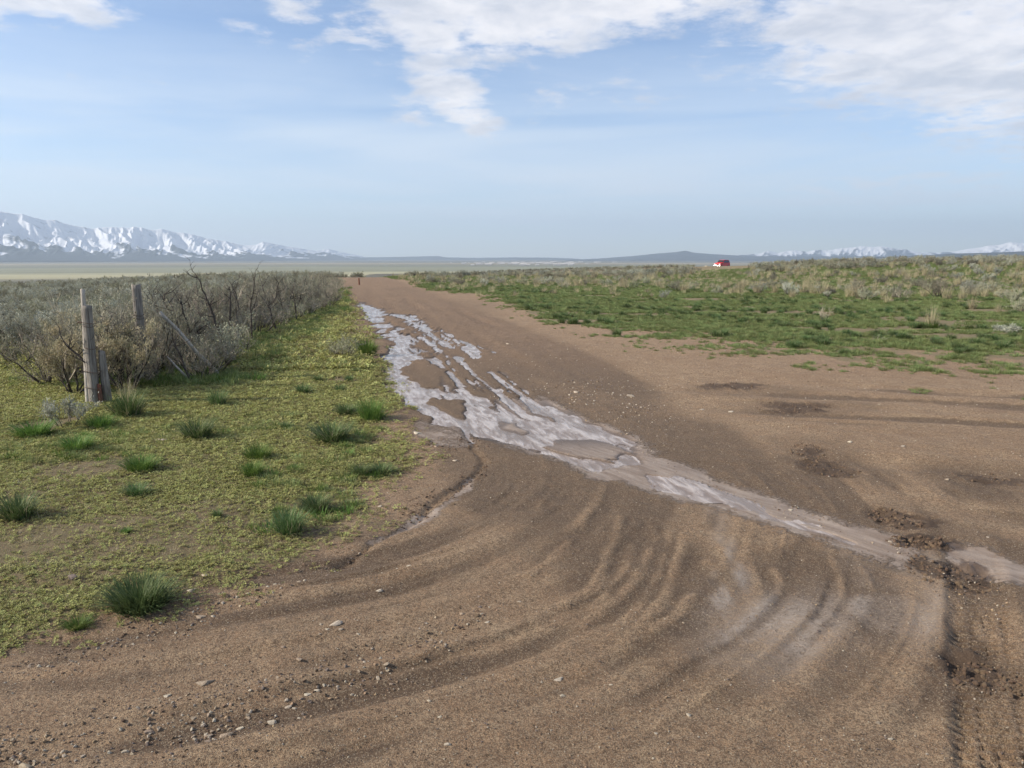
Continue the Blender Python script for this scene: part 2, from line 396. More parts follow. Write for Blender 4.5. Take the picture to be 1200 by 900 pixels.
    far = 1.0 * (s < -1.9) * (y > 12)
    vegl = np.maximum(vegl, ss(-s + n1 * .6, -.35, .15) * ss(y, 12, 15)) 
    bare = fbm(x * .9, y * .9, 21, 4)
    e = np.interp(x, [-8, -5, -3, -1.5, 1, 3, 6, 12, 40], [60, 42, 38, 34, 19, 14.5, 10.8, 9.0, 8.6])
    vegr = ss(y + n1 * 9 - e, -2.2, 4.0) * ss(s + n2, 3.5, 4.6)
    film = film * (.45 + .75 * ss(a2_, .25, .7)) * (1 - wt)
    out.update(film=np.clip(film * 1.05, 0, 1) * near * (1 - .5 * rg), wet=wt, silt=np.maximum(sl, flat * .75) * near, clod=cl_, damp=np.clip(dm, 0, 1) * near, ridge=rg, vegl=vegl * near, vegr=vegr * ss(-D, -400, -60), road=road, track=tk, bare=bare)
    return z, out

# ------------------------------------------------------------------ materials
def new_mat(name):
    mt = bpy.data.materials.new(name); mt.use_nodes = True
    return mt, NT(mt.node_tree)
def out(nt, sh): nt.n('ShaderNodeOutputMaterial', ins={0: sh})
def simple(name, col_a, col_b=None, rough=.8, scale=20, bump=0.0, bscale=60, trans=0.0, spec=.3, vary=0.0, metal=0.0, stretch=None, detail=4):
    mt, t = new_mat(name)
    g = t.n('ShaderNodeTexCoord').outputs['Object']
    if stretch: g = t.mapping(g, scl=stretch)
    c = col_a
    if col_b: c = t.mix(t.mr(t.noise(g, scale, detail, .6), .35, .65), col_a, col_b)
    if vary:
        rnd = t.n('ShaderNodeObjectInfo').outputs['Random']
        hv = t.n('ShaderNodeHueSaturation', ins={'Hue': t.math('MULTIPLY_ADD', rnd, .05 * vary, .5 - .025 * vary),
              'Value': t.math('MULTIPLY_ADD', rnd, .6 * vary, 1 - .3 * vary), 'Color': c})
        c = hv.outputs[0]
    p = t.n('ShaderNodeBsdfPrincipled', ins={'Base Color': c, 'Roughness': rough, 'Metallic': metal, 'Specular IOR Level': spec})
    if bump:
        bn = t.n('ShaderNodeBump', ins={'Strength': 1.0, 'Distance': bump, 'Height': t.noise(g, bscale, 4)})
        t.set(p.inputs['Normal'], bn.outputs[0])
    sh = p.outputs[0]
    if trans:
        tr = t.n('ShaderNodeBsdfTranslucent', ins={0: c})
        sh = t.n('ShaderNodeMixShader', ins={0: trans, 1: sh, 2: tr.outputs[0]}).outputs[0]
    out(t, sh); return mt

def ground_material():
    mt, t = new_mat('ground')
    pos = t.n('ShaderNodeNewGeometry').outputs['Position']
    sp = t.n('ShaderNodeSeparateXYZ', ins={0: pos})
    dist = t.n('ShaderNodeVectorMath', operation='LENGTH', ins={0: pos}).outputs['Value']
    big = t.noise(pos, .7, 4, .6); mid = t.noise(pos, 5, 5, .65); fin = t.noise(pos, 45, 5, .7); gr = t.noise(pos, 220, 3, .7)
    dry = t.mix(t.mr(mid, .35, .7), (.39, .255, .15), (.53, .38, .235))
    dry = t.mix(t.mr(fin, .35, .7), dry, (.20, .128, .076))
    dry = t.mix(t.mr(big, .4, .7, 0, .5), dry, (.28, .17, .095))
    wet_ = t.mix(t.mr(fin, .3, .7), (.095, .058, .034), (.165, .106, .064))
    dmp = t.math('ADD', t.attr('damp'), t.math('MULTIPLY', t.math('SUBTRACT', mid, .5), .9))
    c = t.mix(t.mr(dmp, .2, 1.05, 0, .92), dry, wet_)
    red = t.mix(t.mr(mid, .3, .7), (.165, .098, .057), (.26, .165, .10))
    c = t.mix(t.math('MULTIPLY', t.attr('road'), .8), c, red)
    # grit: tiny pale and dark grains
    vor = t.n('ShaderNodeTexVoronoi', ins={'Vector': pos, 'Scale': 95.0}); vor.feature = 'F1'
    gsep = t.n('ShaderNodeSeparateColor', ins={0: vor.outputs['Color']})
    gm = t.math('MULTIPLY', t.mr(vor.outputs['Distance'], .38, .22), t.math('GREATER_THAN', gsep.outputs[0], .88))
    gm = t.math('MULTIPLY', gm, t.mr(t.noise(pos, 2.3, 3), .36, .62))
    vor2 = t.n('ShaderNodeTexVoronoi', ins={'Vector': pos, 'Scale': 210.0}); g2 = t.n('ShaderNodeSeparateColor', ins={0: vor2.outputs['Color']})
    c = t.mix(t.math('MULTIPLY', t.math('GREATER_THAN', g2.outputs[0], .80), .5), c, (.46, .37, .25))
    c = t.mix(t.math('MULTIPLY', t.math('LESS_THAN', g2.outputs[0], .20), .6), c, (.085, .056, .034))
    c = t.mix(t.math('MULTIPLY', gm, .85), c, t.mix(gsep.outputs[1], (.50, .43, .34), (.30, .22, .16)))
    c = t.mix(t.mr(gr, .45, .60, 0, .6), c, (.095, .064, .04))
    # silt left by the flow
    sc_ = t.mix(t.mr(t.noise(t.mapping(t.mapping(pos, rot=(0, 0, R_(54.8))), scl=(1.3, 9, 1)), 1.6, 6, .7), .35, .65), (.33, .265, .213), (.19, .138, .10))
    sf = t.math('ADD', t.attr('silt'), t.math('ADD', t.math('MULTIPLY', t.math('SUBTRACT', fin, .5), 1.3), t.math('MULTIPLY', t.math('SUBTRACT', mid, .5), 1.0)))
    sf = t.math('MULTIPLY', t.mr(sf, .3, .75), t.mr(t.attr('silt'), .02, .2))
    c = t.mix(t.math('MULTIPLY', t.attr('film'), t.mr(t.math('ADD', t.math('MULTIPLY', fin, .6), t.math('MULTIPLY', gr, .4)), .36, .58, .25, .95)), c, (.44, .37, .31))
    c = t.mix(t.math('MULTIPLY', sf, .88), c, sc_)
    c = t.mix(t.mr(t.attr('wet'), .01, .25, 0, .9), c, (.11, .078, .055))
    c = t.mix(t.mr(t.math('ADD', t.attr('clod'), t.math('MULTIPLY', t.math('SUBTRACT', fin, .5), .8)), .2, .6, 0, .85), c, (.085, .055, .036))
    # soil between the plants
    vl = t.mr(t.math('ADD', t.attr('vegl'), t.math('MULTIPLY', t.math('SUBTRACT', mid, .5), .8)), .2, .8)
    lc = t.mix(t.mr(fin, .35, .65), (.13, .095, .05), (.19, .175, .075))
    c = t.mix(t.math('MULTIPLY', vl, .75), c, lc)
    vr = t.mr(t.math('ADD', t.attr('vegr'), t.math('MULTIPLY', t.math('SUBTRACT', t.noise(pos, 1.4, 5, .65), .5), 2.0)), .45, .95)
    rc = t.mix(t.mr(fin, .3, .7), (.12, .125, .05), (.20, .155, .085))
    c = t.mix(t.math('MULTIPLY', vr, .7), c, rc)
    # the valley floor far off: bands of dark brush, straw grass and fields
    st = t.mapping(pos, scl=(.00035, .0016, 0))
    vb = t.noise(st, 1.0, 5, .55, .3)
    D2 = t.math('ADD', dist, t.math('MULTIPLY', t.math('SUBTRACT', vb, .5), 900))
    D3 = t.math('SUBTRACT', D2, t.math('MULTIPLY', t.math('MAXIMUM', sp.outputs[0], 0), -.1))
    rampn = t.n('ShaderNodeValToRGB', ins={0: t.mr(D2, 0, 9000, 0, 1, False)})
    cr = rampn.color_ramp
    for p_, c_ in ((.0, (.10, .095, .065)), (.155, (.08, .075, .055)), (.18, (.13, .12, .075)), (.205, (.34, .31, .18)), (.25, (.34, .32, .19)), (.28, (.20, .20, .125)),
                   (.40, (.21, .215, .14)), (.45, (.15, .155, .11)), (.58, (.19, .18, .12)), (.70, (.28, .24, .165)), (.85, (.16, .165, .13)), (1.0, (.13, .13, .105))):
        if p_ in (0.0, 1.0): e = cr.elements[0 if p_ == 0 else -1]; e.color = (*c_, 1); continue
        e = cr.elements.new(p_); e.color = (*c_, 1)
    vcol = t.mix(t.mr(t.noise(t.mapping(pos, scl=(.0012, .006, 0)), 1.0, 5, .6), .5, .72, 0, .55), rampn.outputs[0], (.10, .095, .07))
    c = t.mix(t.mr(dist, 90, 260), c, vcol)
    rough = t.mr(t.attr('wet'), 0, .6, .85, .4)
    rough = t.math('MULTIPLY', rough, t.mr(t.math('MULTIPLY', sf, .9), 0, 1, 1.0, .62))
    p = t.n('ShaderNodeBsdfPrincipled', ins={'Base Color': c, 'Roughness': rough, 'Specular IOR Level': .35})
    smooth_ = t.mr(t.math('MAXIMUM', sf, t.attr('wet')), 0, 1, 1.0, .25)
    hgt = t.math('ADD', t.math('MULTIPLY', fin, .6), t.math('ADD', t.math('MULTIPLY', gr, .5), t.math('MULTIPLY', gm, .25)))
    hgt = t.math('ADD', hgt, t.math('MULTIPLY', t.noise(pos, 14, 4, .6), .8))
    hgt = t.math('MULTIPLY', t.math('MULTIPLY', hgt, smooth_), t.mr(dist, 40, 200, 1, 0))
    b = t.n('ShaderNodeBump', ins={'Strength': 1.0, 'Distance': .03, 'Height': hgt})
    t.set(p.inputs['Normal'], b.outputs[0])
    out(t, p.outputs[0]); return mt

def water_material():
    mt, t = new_mat('water')
    pos = t.n('ShaderNodeNewGeometry').outputs['Position']
    fl = t.mapping(t.mapping(pos, rot=(0, 0, R_(-14))), scl=(1.0, .22, 1))
    n1 = t.noise(fl, 15, 6, .68, .5); n2 = t.noise(fl, 4.2, 5, .65)
    c = t.mix(t.mr(n1, .40, .60), (.20, .148, .115), (.43, .365, .32))
    c = t.mix(t.mr(n2, .48, .62, 0, .85), c, (.17, .125, .092))
    p = t.n('ShaderNodeBsdfPrincipled', ins={'Base Color': c, 'Roughness': t.mr(n1, .4, .6, .32, .16), 'IOR': 1.33, 'Specular IOR Level': .6})
    b = t.n('ShaderNodeBump', ins={'Strength': 1.0, 'Distance': .010, 'Height': n1})
    t.set(p.inputs['Normal'], b.outputs[0]); out(t, p.outputs[0]); return mt

M = dict(
    ground=ground_material(), water=water_material(),
    bark_dark=simple('dark_bark', (.035, .028, .024), (.10, .085, .072), .9, 30, .002, 80),
    twig=simple('grey_twig', (.23, .195, .15), (.40, .35, .28), .85, 8, vary=1.0),
    sage=simple('sage_leaf', (.19, .19, .125), (.33, .325, .235), .75, 9, trans=.2, vary=1.1),
    sage_dark=simple('grey_sage_leaf', (.165, .16, .11), (.31, .30, .22), .75, 6, trans=.15, vary=1.0),
    sagepale=simple('pale_sage_leaf', (.30, .31, .245), (.44, .45, .37), .75, 9, trans=.2, vary=.4),
    rabbit=simple('faded_seed_leaf', (.46, .39, .26), (.25, .24, .15), .8, 5, trans=.25, vary=.4),
    straw=simple('straw_blade', (.46, .40, .26), (.34, .30, .18), .7, 12, trans=.3, vary=.5),
    blue_grass=simple('bluegreen_blade', (.065, .115, .038), (.15, .21, .08), .6, 25, trans=.25, vary=.6, spec=.2),
    bright_grass=simple('bright_blade', (.08, .15, .03), (.165, .24, .06), .6, 20, trans=.3, vary=.6, spec=.2),
    field_grass=simple('field_blade', (.135, .18, .06), (.24, .27, .108), .65, 3, trans=.3, vary=.9),
    forb=simple('yellowgreen_leaf', (.31, .315, .105), (.48, .46, .18), .65, 6, trans=.3, vary=.9),
    forb2=simple('olive_leaf', (.22, .22, .08), (.31, .27, .12), .7, 6, trans=.25, vary=.9),
    wood=simple('weathered_wood', (.30, .275, .24), (.13, .115, .10), .9, 14, .006, 30, stretch=(5, 5, .35)),
    palewood=simple('bleached_wood', (.50, .46, .40), (.30, .27, .23), .9, 10, .004, 25, stretch=(5, 5, .4)),
    redwood=simple('split_red_wood', (.22, .08, .05), (.12, .07, .05), .9, 12, .004, 30, stretch=(4, 4, .4)),
    wire=simple('rusty_wire', (.10, .06, .045), (.16, .13, .11), .6, 40, metal=.6),
    stone_pale=simple('pale_stone', (.55, .49, .39), (.38, .31, .23), .75, 14, .003, 60, vary=.35),
    stone_tan=simple('tan_stone', (.42, .34, .25), (.28, .21, .15), .8, 14, .003, 60, vary=.5),
    stone_grey=simple('grey_stone', (.25, .20, .17), (.17, .13, .11), .8, 14, .004, 60, vary=.3),
    soil_crumb=simple('soil_crumb', (.33, .235, .15), (.24, .165, .10), .9, 30, vary=.4),
    clods=simple('wet_clod', (.17, .112, .07), (.09, .058, .036), .75, 40, .003, 120, vary=.4),
)

# ------------------------------------------------------------------ ground sheet
def axis(segs, start):
    a = [start]
    for lim, f_ in segs:
        while a[-1] < lim: a.append(a[-1] + (f_(a[-1]) if callable(f_) else f_))
    return a
ypos = axis([(2.1, .1), (3.6, .012), (4.6, .016), (60, lambda v: .00078 * v * v), (200, lambda v: .05 * v), (26000, lambda v: .07 * v)], 1.2)
yneg = [-v for v in axis([(30, 2.0), (26000, lambda v: .5 * v)], 1.0)][::-1]
ys = np.array(yneg + [0.0, .6] + ypos)
xr = axis([(1.45, .022), (2.25, .012), (3.4, .022), (7, .035), (16, lambda v: .011 * v * v ** .0), (45, lambda v: .02 * v), (26000, lambda v: .06 * v)], 0.0)
xl = axis([(3.4, .022), (7, .035), (16, lambda v: .012 * v), (45, lambda v: .02 * v), (26000, lambda v: .06 * v)], 0.022)
xs = np.array([-v for v in xl][::-1] + xr)
X, Y = np.meshgrid(xs, ys)
Z, A = terrain(X, Y)
g = grid_mesh('ground', X, Y, Z, M['ground'], {k: A[k] for k in ('film', 'wet', 'silt', 'clod', 'damp', 'vegl', 'vegr', 'road')})
tag(g, 'brown dirt track and sagebrush plain running to the far valley floor', kind='structure')

# water sheet: level, lies in the hollows of the road
WX, WY = np.meshgrid(np.arange(-6.0, 3.2, .03), np.concatenate([np.arange(3.6, 9, .03), np.arange(9, 33, .12)]))
wd = sdf(WATER, WX, WY, 2.0)
wd = np.minimum(wd, sdf(PUD, WX, WY)); wd = np.minimum(wd, ldist(STREAM, WX, WY) - .0)
ok = wd < .12
ii = np.arange(WX.size).reshape(WX.shape)
q = np.stack([ii[:-1, :-1], ii[:-1, 1:], ii[1:, 1:], ii[1:, :-1]], -1)
okq = ok[:-1, :-1] & ok[:-1, 1:] & ok[1:, 1:] & ok[1:, :-1]
q = q[okq]
used, inv = np.unique(q, return_inverse=True)
wz = -.0165 + (fbm(WX * 6, WY * 4, 8, 3) - .5) * .004
co = np.stack([WX, WY, wz], -1).reshape(-1, 3)[used].astype(np.float32)
wo = quad_mesh('water', co, inv.reshape(-1, 4), M['water'])
tag(wo, 'milky run-off water braiding down the dirt track', kind='structure')

def gz(x, y):
    x = np.atleast_1d(np.asarray(x, float)); y = np.atleast_1d(np.asarray(y, float))
    return terrain(x, y)
def gz1(x, y): return float(gz(x, y)[0][0])

# ------------------------------------------------------------------ mountains
def mountain_material(name, snow=1.0, line=(.25, .5), rock=(.10, .095, .085)):
    mt, t = new_mat(name)
    pos = t.n('ShaderNodeNewGeometry'); P = pos.outputs['Position']
    n = t.noise(P, .0016, 5, .55); n2 = t.noise(P, .006, 5, .6)
    a = t.attr('rel'); rd = t.attr('rid')
    f = t.math('ADD', a, t.math('MULTIPLY', t.math('SUBTRACT', n, .5), .9))
    f = t.math('ADD', f, t.math('MULTIPLY', t.math('SUBTRACT', .45, rd), .45))
    f = t.mr(f, line[0], line[1], 0, snow)
    f = t.math('MULTIPLY', f, t.mr(n2, .60, .66, 1, .45))
    c = t.mix(f, t.mix(n2, rock, tuple(v * .7 for v in rock)), (.66, .68, .72))
    p = t.n('ShaderNodeBsdfPrincipled', ins={'Base Color': c, 'Roughness': .8, 'Specular IOR Level': .2})
    out(t, p.outputs[0]); return mt
def mountain(name, label, prof, Rn, depth, mat, seed, na=700, nr=70, rough=.5, back=.5, base=-30, spw=420):
    azs = np.array([math.atan2(*ray(p[0], p[1])[:2]) for p in prof])
    Rs = np.interp([p[0] for p in prof], [r[0] for r in Rn], [r[1] for r in Rn])
    hs = np.array([HC + Rr * math.tan(math.radians(azel(*p)[1])) for p, Rr in zip(prof, Rs)])
    a = np.linspace(azs[0], azs[-1], na); u = np.concatenate([np.linspace(0, 1, nr), 1 + np.linspace(0, back, nr // 4)[1:]])
    Am, U = np.meshgrid(a, u)
    Rc = np.interp(a, azs, Rs)[None, :]; H = np.interp(a, azs, hs)[None, :] - base
    arc = Am * Rc
    r = Rc + (U - 1) * depth
    env = np.where(U < 1, U ** 1.25, np.clip(1 - (U - 1) / back, 0, 1) ** .8)
    wv = (fbm(arc / 1800, r / 1500, seed + 9, 2) - .5) * 260 + (1 - U) * 900 * np.sin(arc / 2600)
    nz = fbm((arc + wv) / spw, r / (spw * 9) , seed, 3, .55)
    rid = 1 - np.clip(np.abs(nz - .5) * 5, 0, 1)
    nz2 = 1 - np.clip(np.abs(fbm((arc - wv * .6) / (spw * .42), r / (spw * 3), seed + 4, 3) - .5) * 4, 0, 1)
    mid = 4 * env * (1 - env)
    Zm = base + H * env * (1 - rough * (1 - rid * .6 - nz2 * .4) * (.10 + .90 * mid)) * (1 + .0 * env)
    fade = ss(np.minimum(Am - azs[0], azs[-1] - Am), 0, .01)
    o = grid_mesh(name, np.sin(Am) * r, np.cos(Am) * r, base - 5 + (Zm - base + 5) * fade, mat, {'rel': env * np.clip(H / 500, .2, 1.6) ** .5, 'rid': rid * .6 + nz2 * .4})
    tag(o, label, kind='structure'); return o
MS = mountain_material('snowy_slope', 1.0, (.26, .36), (.04, .052, .06))
MS2 = mountain_material('far_snowy_slope', .95, (.40, .6), (.05, .062, .07))
MB_ = mountain_material('bare_slope', 0.0, (5, 6), (.055, .065, .065))
mountain('mountain_range', 'long snow covered mountain range descending along the left horizon',
         [(-900,290),(-700,262),(-400,256),(-250,240),(-100,237),(0,245),(20,249),(35,252),(50,257),(65,257),(80,262),(110,267),(125,265),(140,266),(160,265),(175,268),(190,267),(205,271),(225,274),(240,278),(270,283),(285,287),(300,287),(308,283),(325,286),(340,289),(360,292),(370,293),(385,291),(400,295),(410,297),(430,301),(450,303.5)],
         [(-900,12500),(0,13500),(300,16000),(450,20500)], 3600, MS, 100, 1700, 120, .6, spw=300)
mountain('distant_mesa', 'low blue mesas at the far end of the valley',
         [(400,302.5),(430,301.5),(470,301),(500,300.2),(514,300),(522,301.5),(560,302.2),(600,301.6),(640,301.8),(665,302.6),(690,304)],
         [(400,19000),(700,19000)], 1500, MB_, 140, 300, 20, .2)
mountain('blue_hill', 'hazy blue hill rising behind the red car',
         [(660,304.5),(700,303),(740,300),(770,297),(790,295.5),(803,293.5),(815,296),(840,298),(860,299),(880,300),(940,300.5),(1000,300),(1060,301),(1120,303)],
         [(660,16000),(1100,15000)], 2600, MB_, 160, 500, 50, .35)
mountain('snowy_peaks', 'far snow capped peaks on the right horizon',
         [(790,303),(830,300.5),(880,298),(893,296),(900,293.5),(912,296),(930,292.5),(945,295),(955,292.5),(970,293),(990,290),(1003,289),(1010,287.5),(1022,289),(1035,288.5),(1050,291),(1062,292),(1075,295),(1100,296),(1120,294),(1135,291),(1150,289.5),(1160,287),(1172,286),(1185,283),(1200,285),(1240,280),(1320,284),(1500,282),(1700,300)],
         [(790,21500),(1700,21500)], 2500, MS2, 200, 1100, 60, .45, .5, -30, 300)
mountain('dark_hill', 'dark blue ridge low on the right horizon behind the brush',
         [(960,304),(1030,301),(1080,299),(1120,297),(1160,296),(1200,294.5),(1300,291),(1500,292),(1800,300)],
         [(960,9000),(1800,8000)], 1600, MB_, 240, 300, 30, .25)

# ------------------------------------------------------------------ plant meshes
def shrub_mesh(name, seed, h, spread, stems, leaves, mats, leafsize=.02, twigs=3, dark=.35, low=0, bare=0.0):
    """multi-stemmed woody shrub; returns (wood builder, leaf builder)"""
    r = random.Random(seed); wood, leaf = MB(), MB(); tips = []
    def branch(p, d, L, rad, lvl):
        n = 3; pts = [p]; dd = Vector(d)
        for i in range(n):
            dd = (dd + Vector((r.uniform(-1, 1), r.uniform(-1, 1), r.uniform(-.5, .9))) * (.28 if lvl else .2)).normalized()
            pts.append(pts[-1] + dd * (L / n))
        rr = [rad * (1 - .22 * i) for i in range(n + 1)]
        if lvl >= twigs: rr[-1] = rad * .3
        wood.tube(pts, rr, 4 if lvl == 0 else 3, 0 if lvl == 0 or (lvl == 1 and r.random() < dark) else 1, cap=False)
        if lvl >= twigs:
            tips.append((pts[1], pts[-1])); return
        for k in range(r.choice((2, 3, 3, 4)) if lvl else r.choice((3, 4, 5))):
            i = r.choice((1, 2, 3, 3)); q = pts[i]
            nd = (dd + Vector((r.uniform(-1, 1), r.uniform(-1, 1), r.uniform(-.25, .8))) * .75).normalized()
            branch(q, nd, L * r.uniform(.45, .75), rad * .5, lvl + 1)
    for k in range(stems):
        a = 2 * math.pi * (k + r.random()) / stems; lean = r.uniform(.15, 1) * spread
        d = Vector((math.cos(a) * lean, math.sin(a) * lean, r.uniform(.7, 1))).normalized()
        branch(Vector((math.cos(a) * .04, math.sin(a) * .04, -.05)), d, h * r.uniform(.42, .62), h * r.uniform(.016, .028), 0)
    for k in range(low):
        a = r.uniform(0, 6.28); d = Vector((math.cos(a) * 1.3, math.sin(a) * 1.3, r.uniform(.25, .9))).normalized()
        branch(Vector((math.cos(a) * .08, math.sin(a) * .08, -.04)), d, h * r.uniform(.2, .38), h * r.uniform(.010, .016), 1)
    nl = max(1, int(leaves / max(1, len(tips))))
    for a, b in tips:
        if r.random() < bare: continue
        ax = (b - a)
        for k in range(nl):
            q = a + ax * r.uniform(0, 1.15) + Vector((r.gauss(0, 1), r.gauss(0, 1), r.gauss(0, 1))) * leafsize * .9
            d = (ax.normalized() * .8 + Vector((r.gauss(0, .5), r.gauss(0, .5), r.gauss(.3, .5)))).normalized()
            sd_ = d.cross(Vector((r.random(), r.random(), r.random()))).normalized()
            L = leafsize * r.uniform(.7, 1.6); wd_ = L * r.uniform(.13, .24)
            leaf.poly([q, q + d * L * .5 + sd_ * wd_, q + d * L, q + d * L * .5 - sd_ * wd_], 2)
    return wood, leaf
def norm_h(builders, h):
    mz = max(v[2] for b in builders for v in b.v); k = h / mz
    for b in builders: b.v = [(v[0] * k, v[1] * k, v[2] * k) for v in b.v]
def join_mb(a, b):
    o = MB(); o.v = a.v + b.v; n = len(a.v); o.f = a.f + [tuple(i + n for i in f) for f in b.f]; o.m = a.m + b.m; return o
def tuft_mb(seed, h, r0, n, spread=.7, w=.004, mi=0, flat=.0, segs=3, arch=.6):
    r = random.Random(seed); mb = MB()
    for k in range(n):
        a = r.uniform(0, 2 * math.pi); rr = r0 * math.sqrt(r.random())
        p = Vector((math.cos(a) * rr, math.sin(a) * rr, -.01))
        out_ = Vector((math.cos(a + r.gauss(0, .5)), math.sin(a + r.gauss(0, .5)), 0))
        L = h * r.uniform(.55, 1.1); ln = r.uniform(.1, 1) * spread * (.4 + rr / r0)
        d = (Vector((0, 0, 1)) + out_ * ln).normalized(); side = Vector((-out_.y, out_.x, 0)) * w * r.uniform(.6, 1.3)
        pts = [p]
        for i in range(segs):
            pts.append(pts[-1] + d * L / segs); d = (d + out_ * arch * r.uniform(.15, .6) - Vector((0, 0, arch * .25))).normalized()
        b0 = len(mb.v)
        for i, q in enumerate(pts):
            f_ = 1 - (i / segs) ** 1.5
            if i < segs: mb.v += [tuple(q - side * f_), tuple(q + side * f_)]
            else: mb.v.append(tuple(q))
        for i in range(segs - 1): mb.f.append((b0 + 2 * i, b0 + 2 * i + 1, b0 + 2 * i + 3, b0 + 2 * i + 2)); mb.m.append(mi)
        mb.f.append((b0 + 2 * segs - 2, b0 + 2 * segs - 1, b0 + 2 * segs)); mb.m.append(mi)
    return mb
def forb_mb(seed, n=7, r0=.03, h=.018, leaf=.012):
    r = random.Random(seed); mb = MB()
    for k in range(n):
        a = r.uniform(0, 6.28); rr = r0 * math.sqrt(r.random()); c = Vector((math.cos(a) * rr, math.sin(a) * rr, h * r.uniform(.2, 1)))
        for j in range(4):
            b = a + j * 1.57 + r.uniform(-.4, .4); d = Vector((math.cos(b), math.sin(b), r.uniform(.2, .9))); s_ = Vector((-math.sin(b), math.cos(b), 0)) * leaf * .33
            mb.poly([c, c + d * leaf * .6 + s_, c + d * leaf, c + d * leaf * .6 - s_])
    return mb

def scatter(name, label, cat, xy, z, sc, protos, kind='stuff', tilt=.12):
    """one object: instances of small plant meshes on points (geometry nodes)"""
    n = len(xy); me = bpy.data.meshes.new(name)
    co = np.column_stack([xy, z]).astype(np.float32)
    me.vertices.add(n); me.vertices.foreach_set('co', co.ravel()); me.update()
    rot = np.column_stack([rng.normal(0, tilt, n), rng.normal(0, tilt, n), rng.uniform(0, 6.28, n)]).astype(np.float32)
    me.attributes.new('rot', 'FLOAT_VECTOR', 'POINT').data.foreach_set('vector', rot.ravel())
    me.attributes.new('sc', 'FLOAT', 'POINT').data.foreach_set('value', np.asarray(sc, np.float32))
    me.attributes.new('ix', 'INT', 'POINT').data.foreach_set('value', rng.integers(0, len(protos), n).astype(np.int32))
    o = bpy.data.objects.new(name, me); col.objects.link(o)
    pc = bpy.data.collections.new(name + '_kinds')
    for i, pm in enumerate(protos):
        po = bpy.data.objects.new('%s_kind_%02d' % (name, i), pm); pc.objects.link(po)
    nt = bpy.data.node_groups.new(name + '_scatter', 'GeometryNodeTree')
    nt.interface.new_socket('Geometry', in_out='INPUT', socket_type='NodeSocketGeometry')
    nt.interface.new_socket('Geometry', in_out='OUTPUT', socket_type='NodeSocketGeometry')
    N, L = nt.nodes, nt.links
    gi, go = N.new('NodeGroupInput'), N.new('NodeGroupOutput')
    ci = N.new('GeometryNodeCollectionInfo'); ci.inputs['Collection'].default_value = pc
    ci.inputs['Separate Children'].default_value = True; ci.inputs['Reset Children'].default_value = True
    ip = N.new('GeometryNodeInstanceOnPoints'); ip.inputs['Pick Instance'].default_value = True
    def na(nm, ty):
        a = N.new('GeometryNodeInputNamedAttribute'); a.data_type = ty; a.inputs['Name'].default_value = nm; return a.outputs['Attribute']
    L.new(gi.outputs[0], ip.inputs['Points']); L.new(ci.outputs[0], ip.inputs['Instance'])
    L.new(na('rot', 'FLOAT_VECTOR'), ip.inputs['Rotation']); L.new(na('sc', 'FLOAT'), ip.inputs['Scale']); L.new(na('ix', 'INT'), ip.inputs['Instance Index'])
    L.new(ip.outputs[0], go.inputs[0])
    md = o.modifiers.new('scatter', 'NODES'); md.node_group = nt
    tag(o, label, cat, kind=kind); return o

# ------------------------------------------------------------------ shrubs
big_kinds = []
for k in range(6):
    wd_, lf = shrub_mesh('s', 300 + k, 1.3, .8, 6, [7000, 4000, 8000, 5500, 4500, 7000][k], None, .026, 3, .4, bare=[.25, .5, .15, .3, .4, .2][k], low=9)
    norm_h([wd_, lf], 1.25); wm = wd_.mesh('branches', [M['bark_dark'], M['twig']]); lf.m = [0] * len(lf.f); lm = lf.mesh('foliage', [M['sage_dark']])
    big_kinds.append((wm, lm))
small_kinds = []
for k in range(6):
    wd_, lf = shrub_mesh('s', 400 + k, .7, 1.1, 8, 3600, None, .030, 2, .15, bare=.05)
    norm_h([wd_, lf], .62); small_kinds.append(join_mb(wd_, lf).mesh('sagebrush', [M['bark_dark'], M['twig'], M['sagepale' if k % 3 == 0 else 'sage']]))
grey_kinds = []
for k in range(3):
    wd_, lf = shrub_mesh('s', 450 + k, .6, 1.0, 7, 1500, None, .022, 3, .15, bare=.3)
    norm_h([wd_, lf], .6); grey_kinds.append(join_mb(wd_, lf).mesh('grey_shrub', [M['bark_dark'], M['twig'], M['sage']]))

def big_shrub(kind, x, y, z, rz, sc, label, group, name='sagebrush', sx=1.0, cat='shrub'):
    r = empty(name, (x, y, z), rz); r.scale = (sc * sx, sc * sx, sc)
    for nm, me in (('branches', big_kinds[kind][0]), ('foliage', big_kinds[kind][1])):
        c = bpy.data.objects.new(nm, me); col.objects.link(c); c.parent = r
    return tag(r, label, cat, group)

# hedge of tall sagebrush grown up along the old fence
hedge = []
for i in range(52):
    t_ = i / 51.0; yy = 9.8 + (t_ ** 1.35) * 46; s0 = float(np.interp(yy, [9, 16, 25, 60], [-2.4, -2.3, -.95, -.75])) + .25 * math.sin(yy * .6)
    for j in range(2 if yy < 30 else 1):
        s_ = s0 - j * 1.0 - random.uniform(0, .6)
        x = (s_ - yy * RS) / RC
        yj = yy + random.uniform(-.3, .3)
        hedge.append((x, yj, random.uniform(.68, 1.12) * (1.0 if j == 0 else .9) * float(np.interp(yy, [10, 28, 56], [1, .92, .55]))))
for i, (x, y, sc) in enumerate(hedge):
    big_shrub(random.randrange(6), x, y, gz1(x, y), random.uniform(0, 6.28), sc, 'tall grey half-dead sagebrush in the thick row along the old fence line', 'tall sagebrush along the fence line', sx=random.uniform(.8, 1.0))

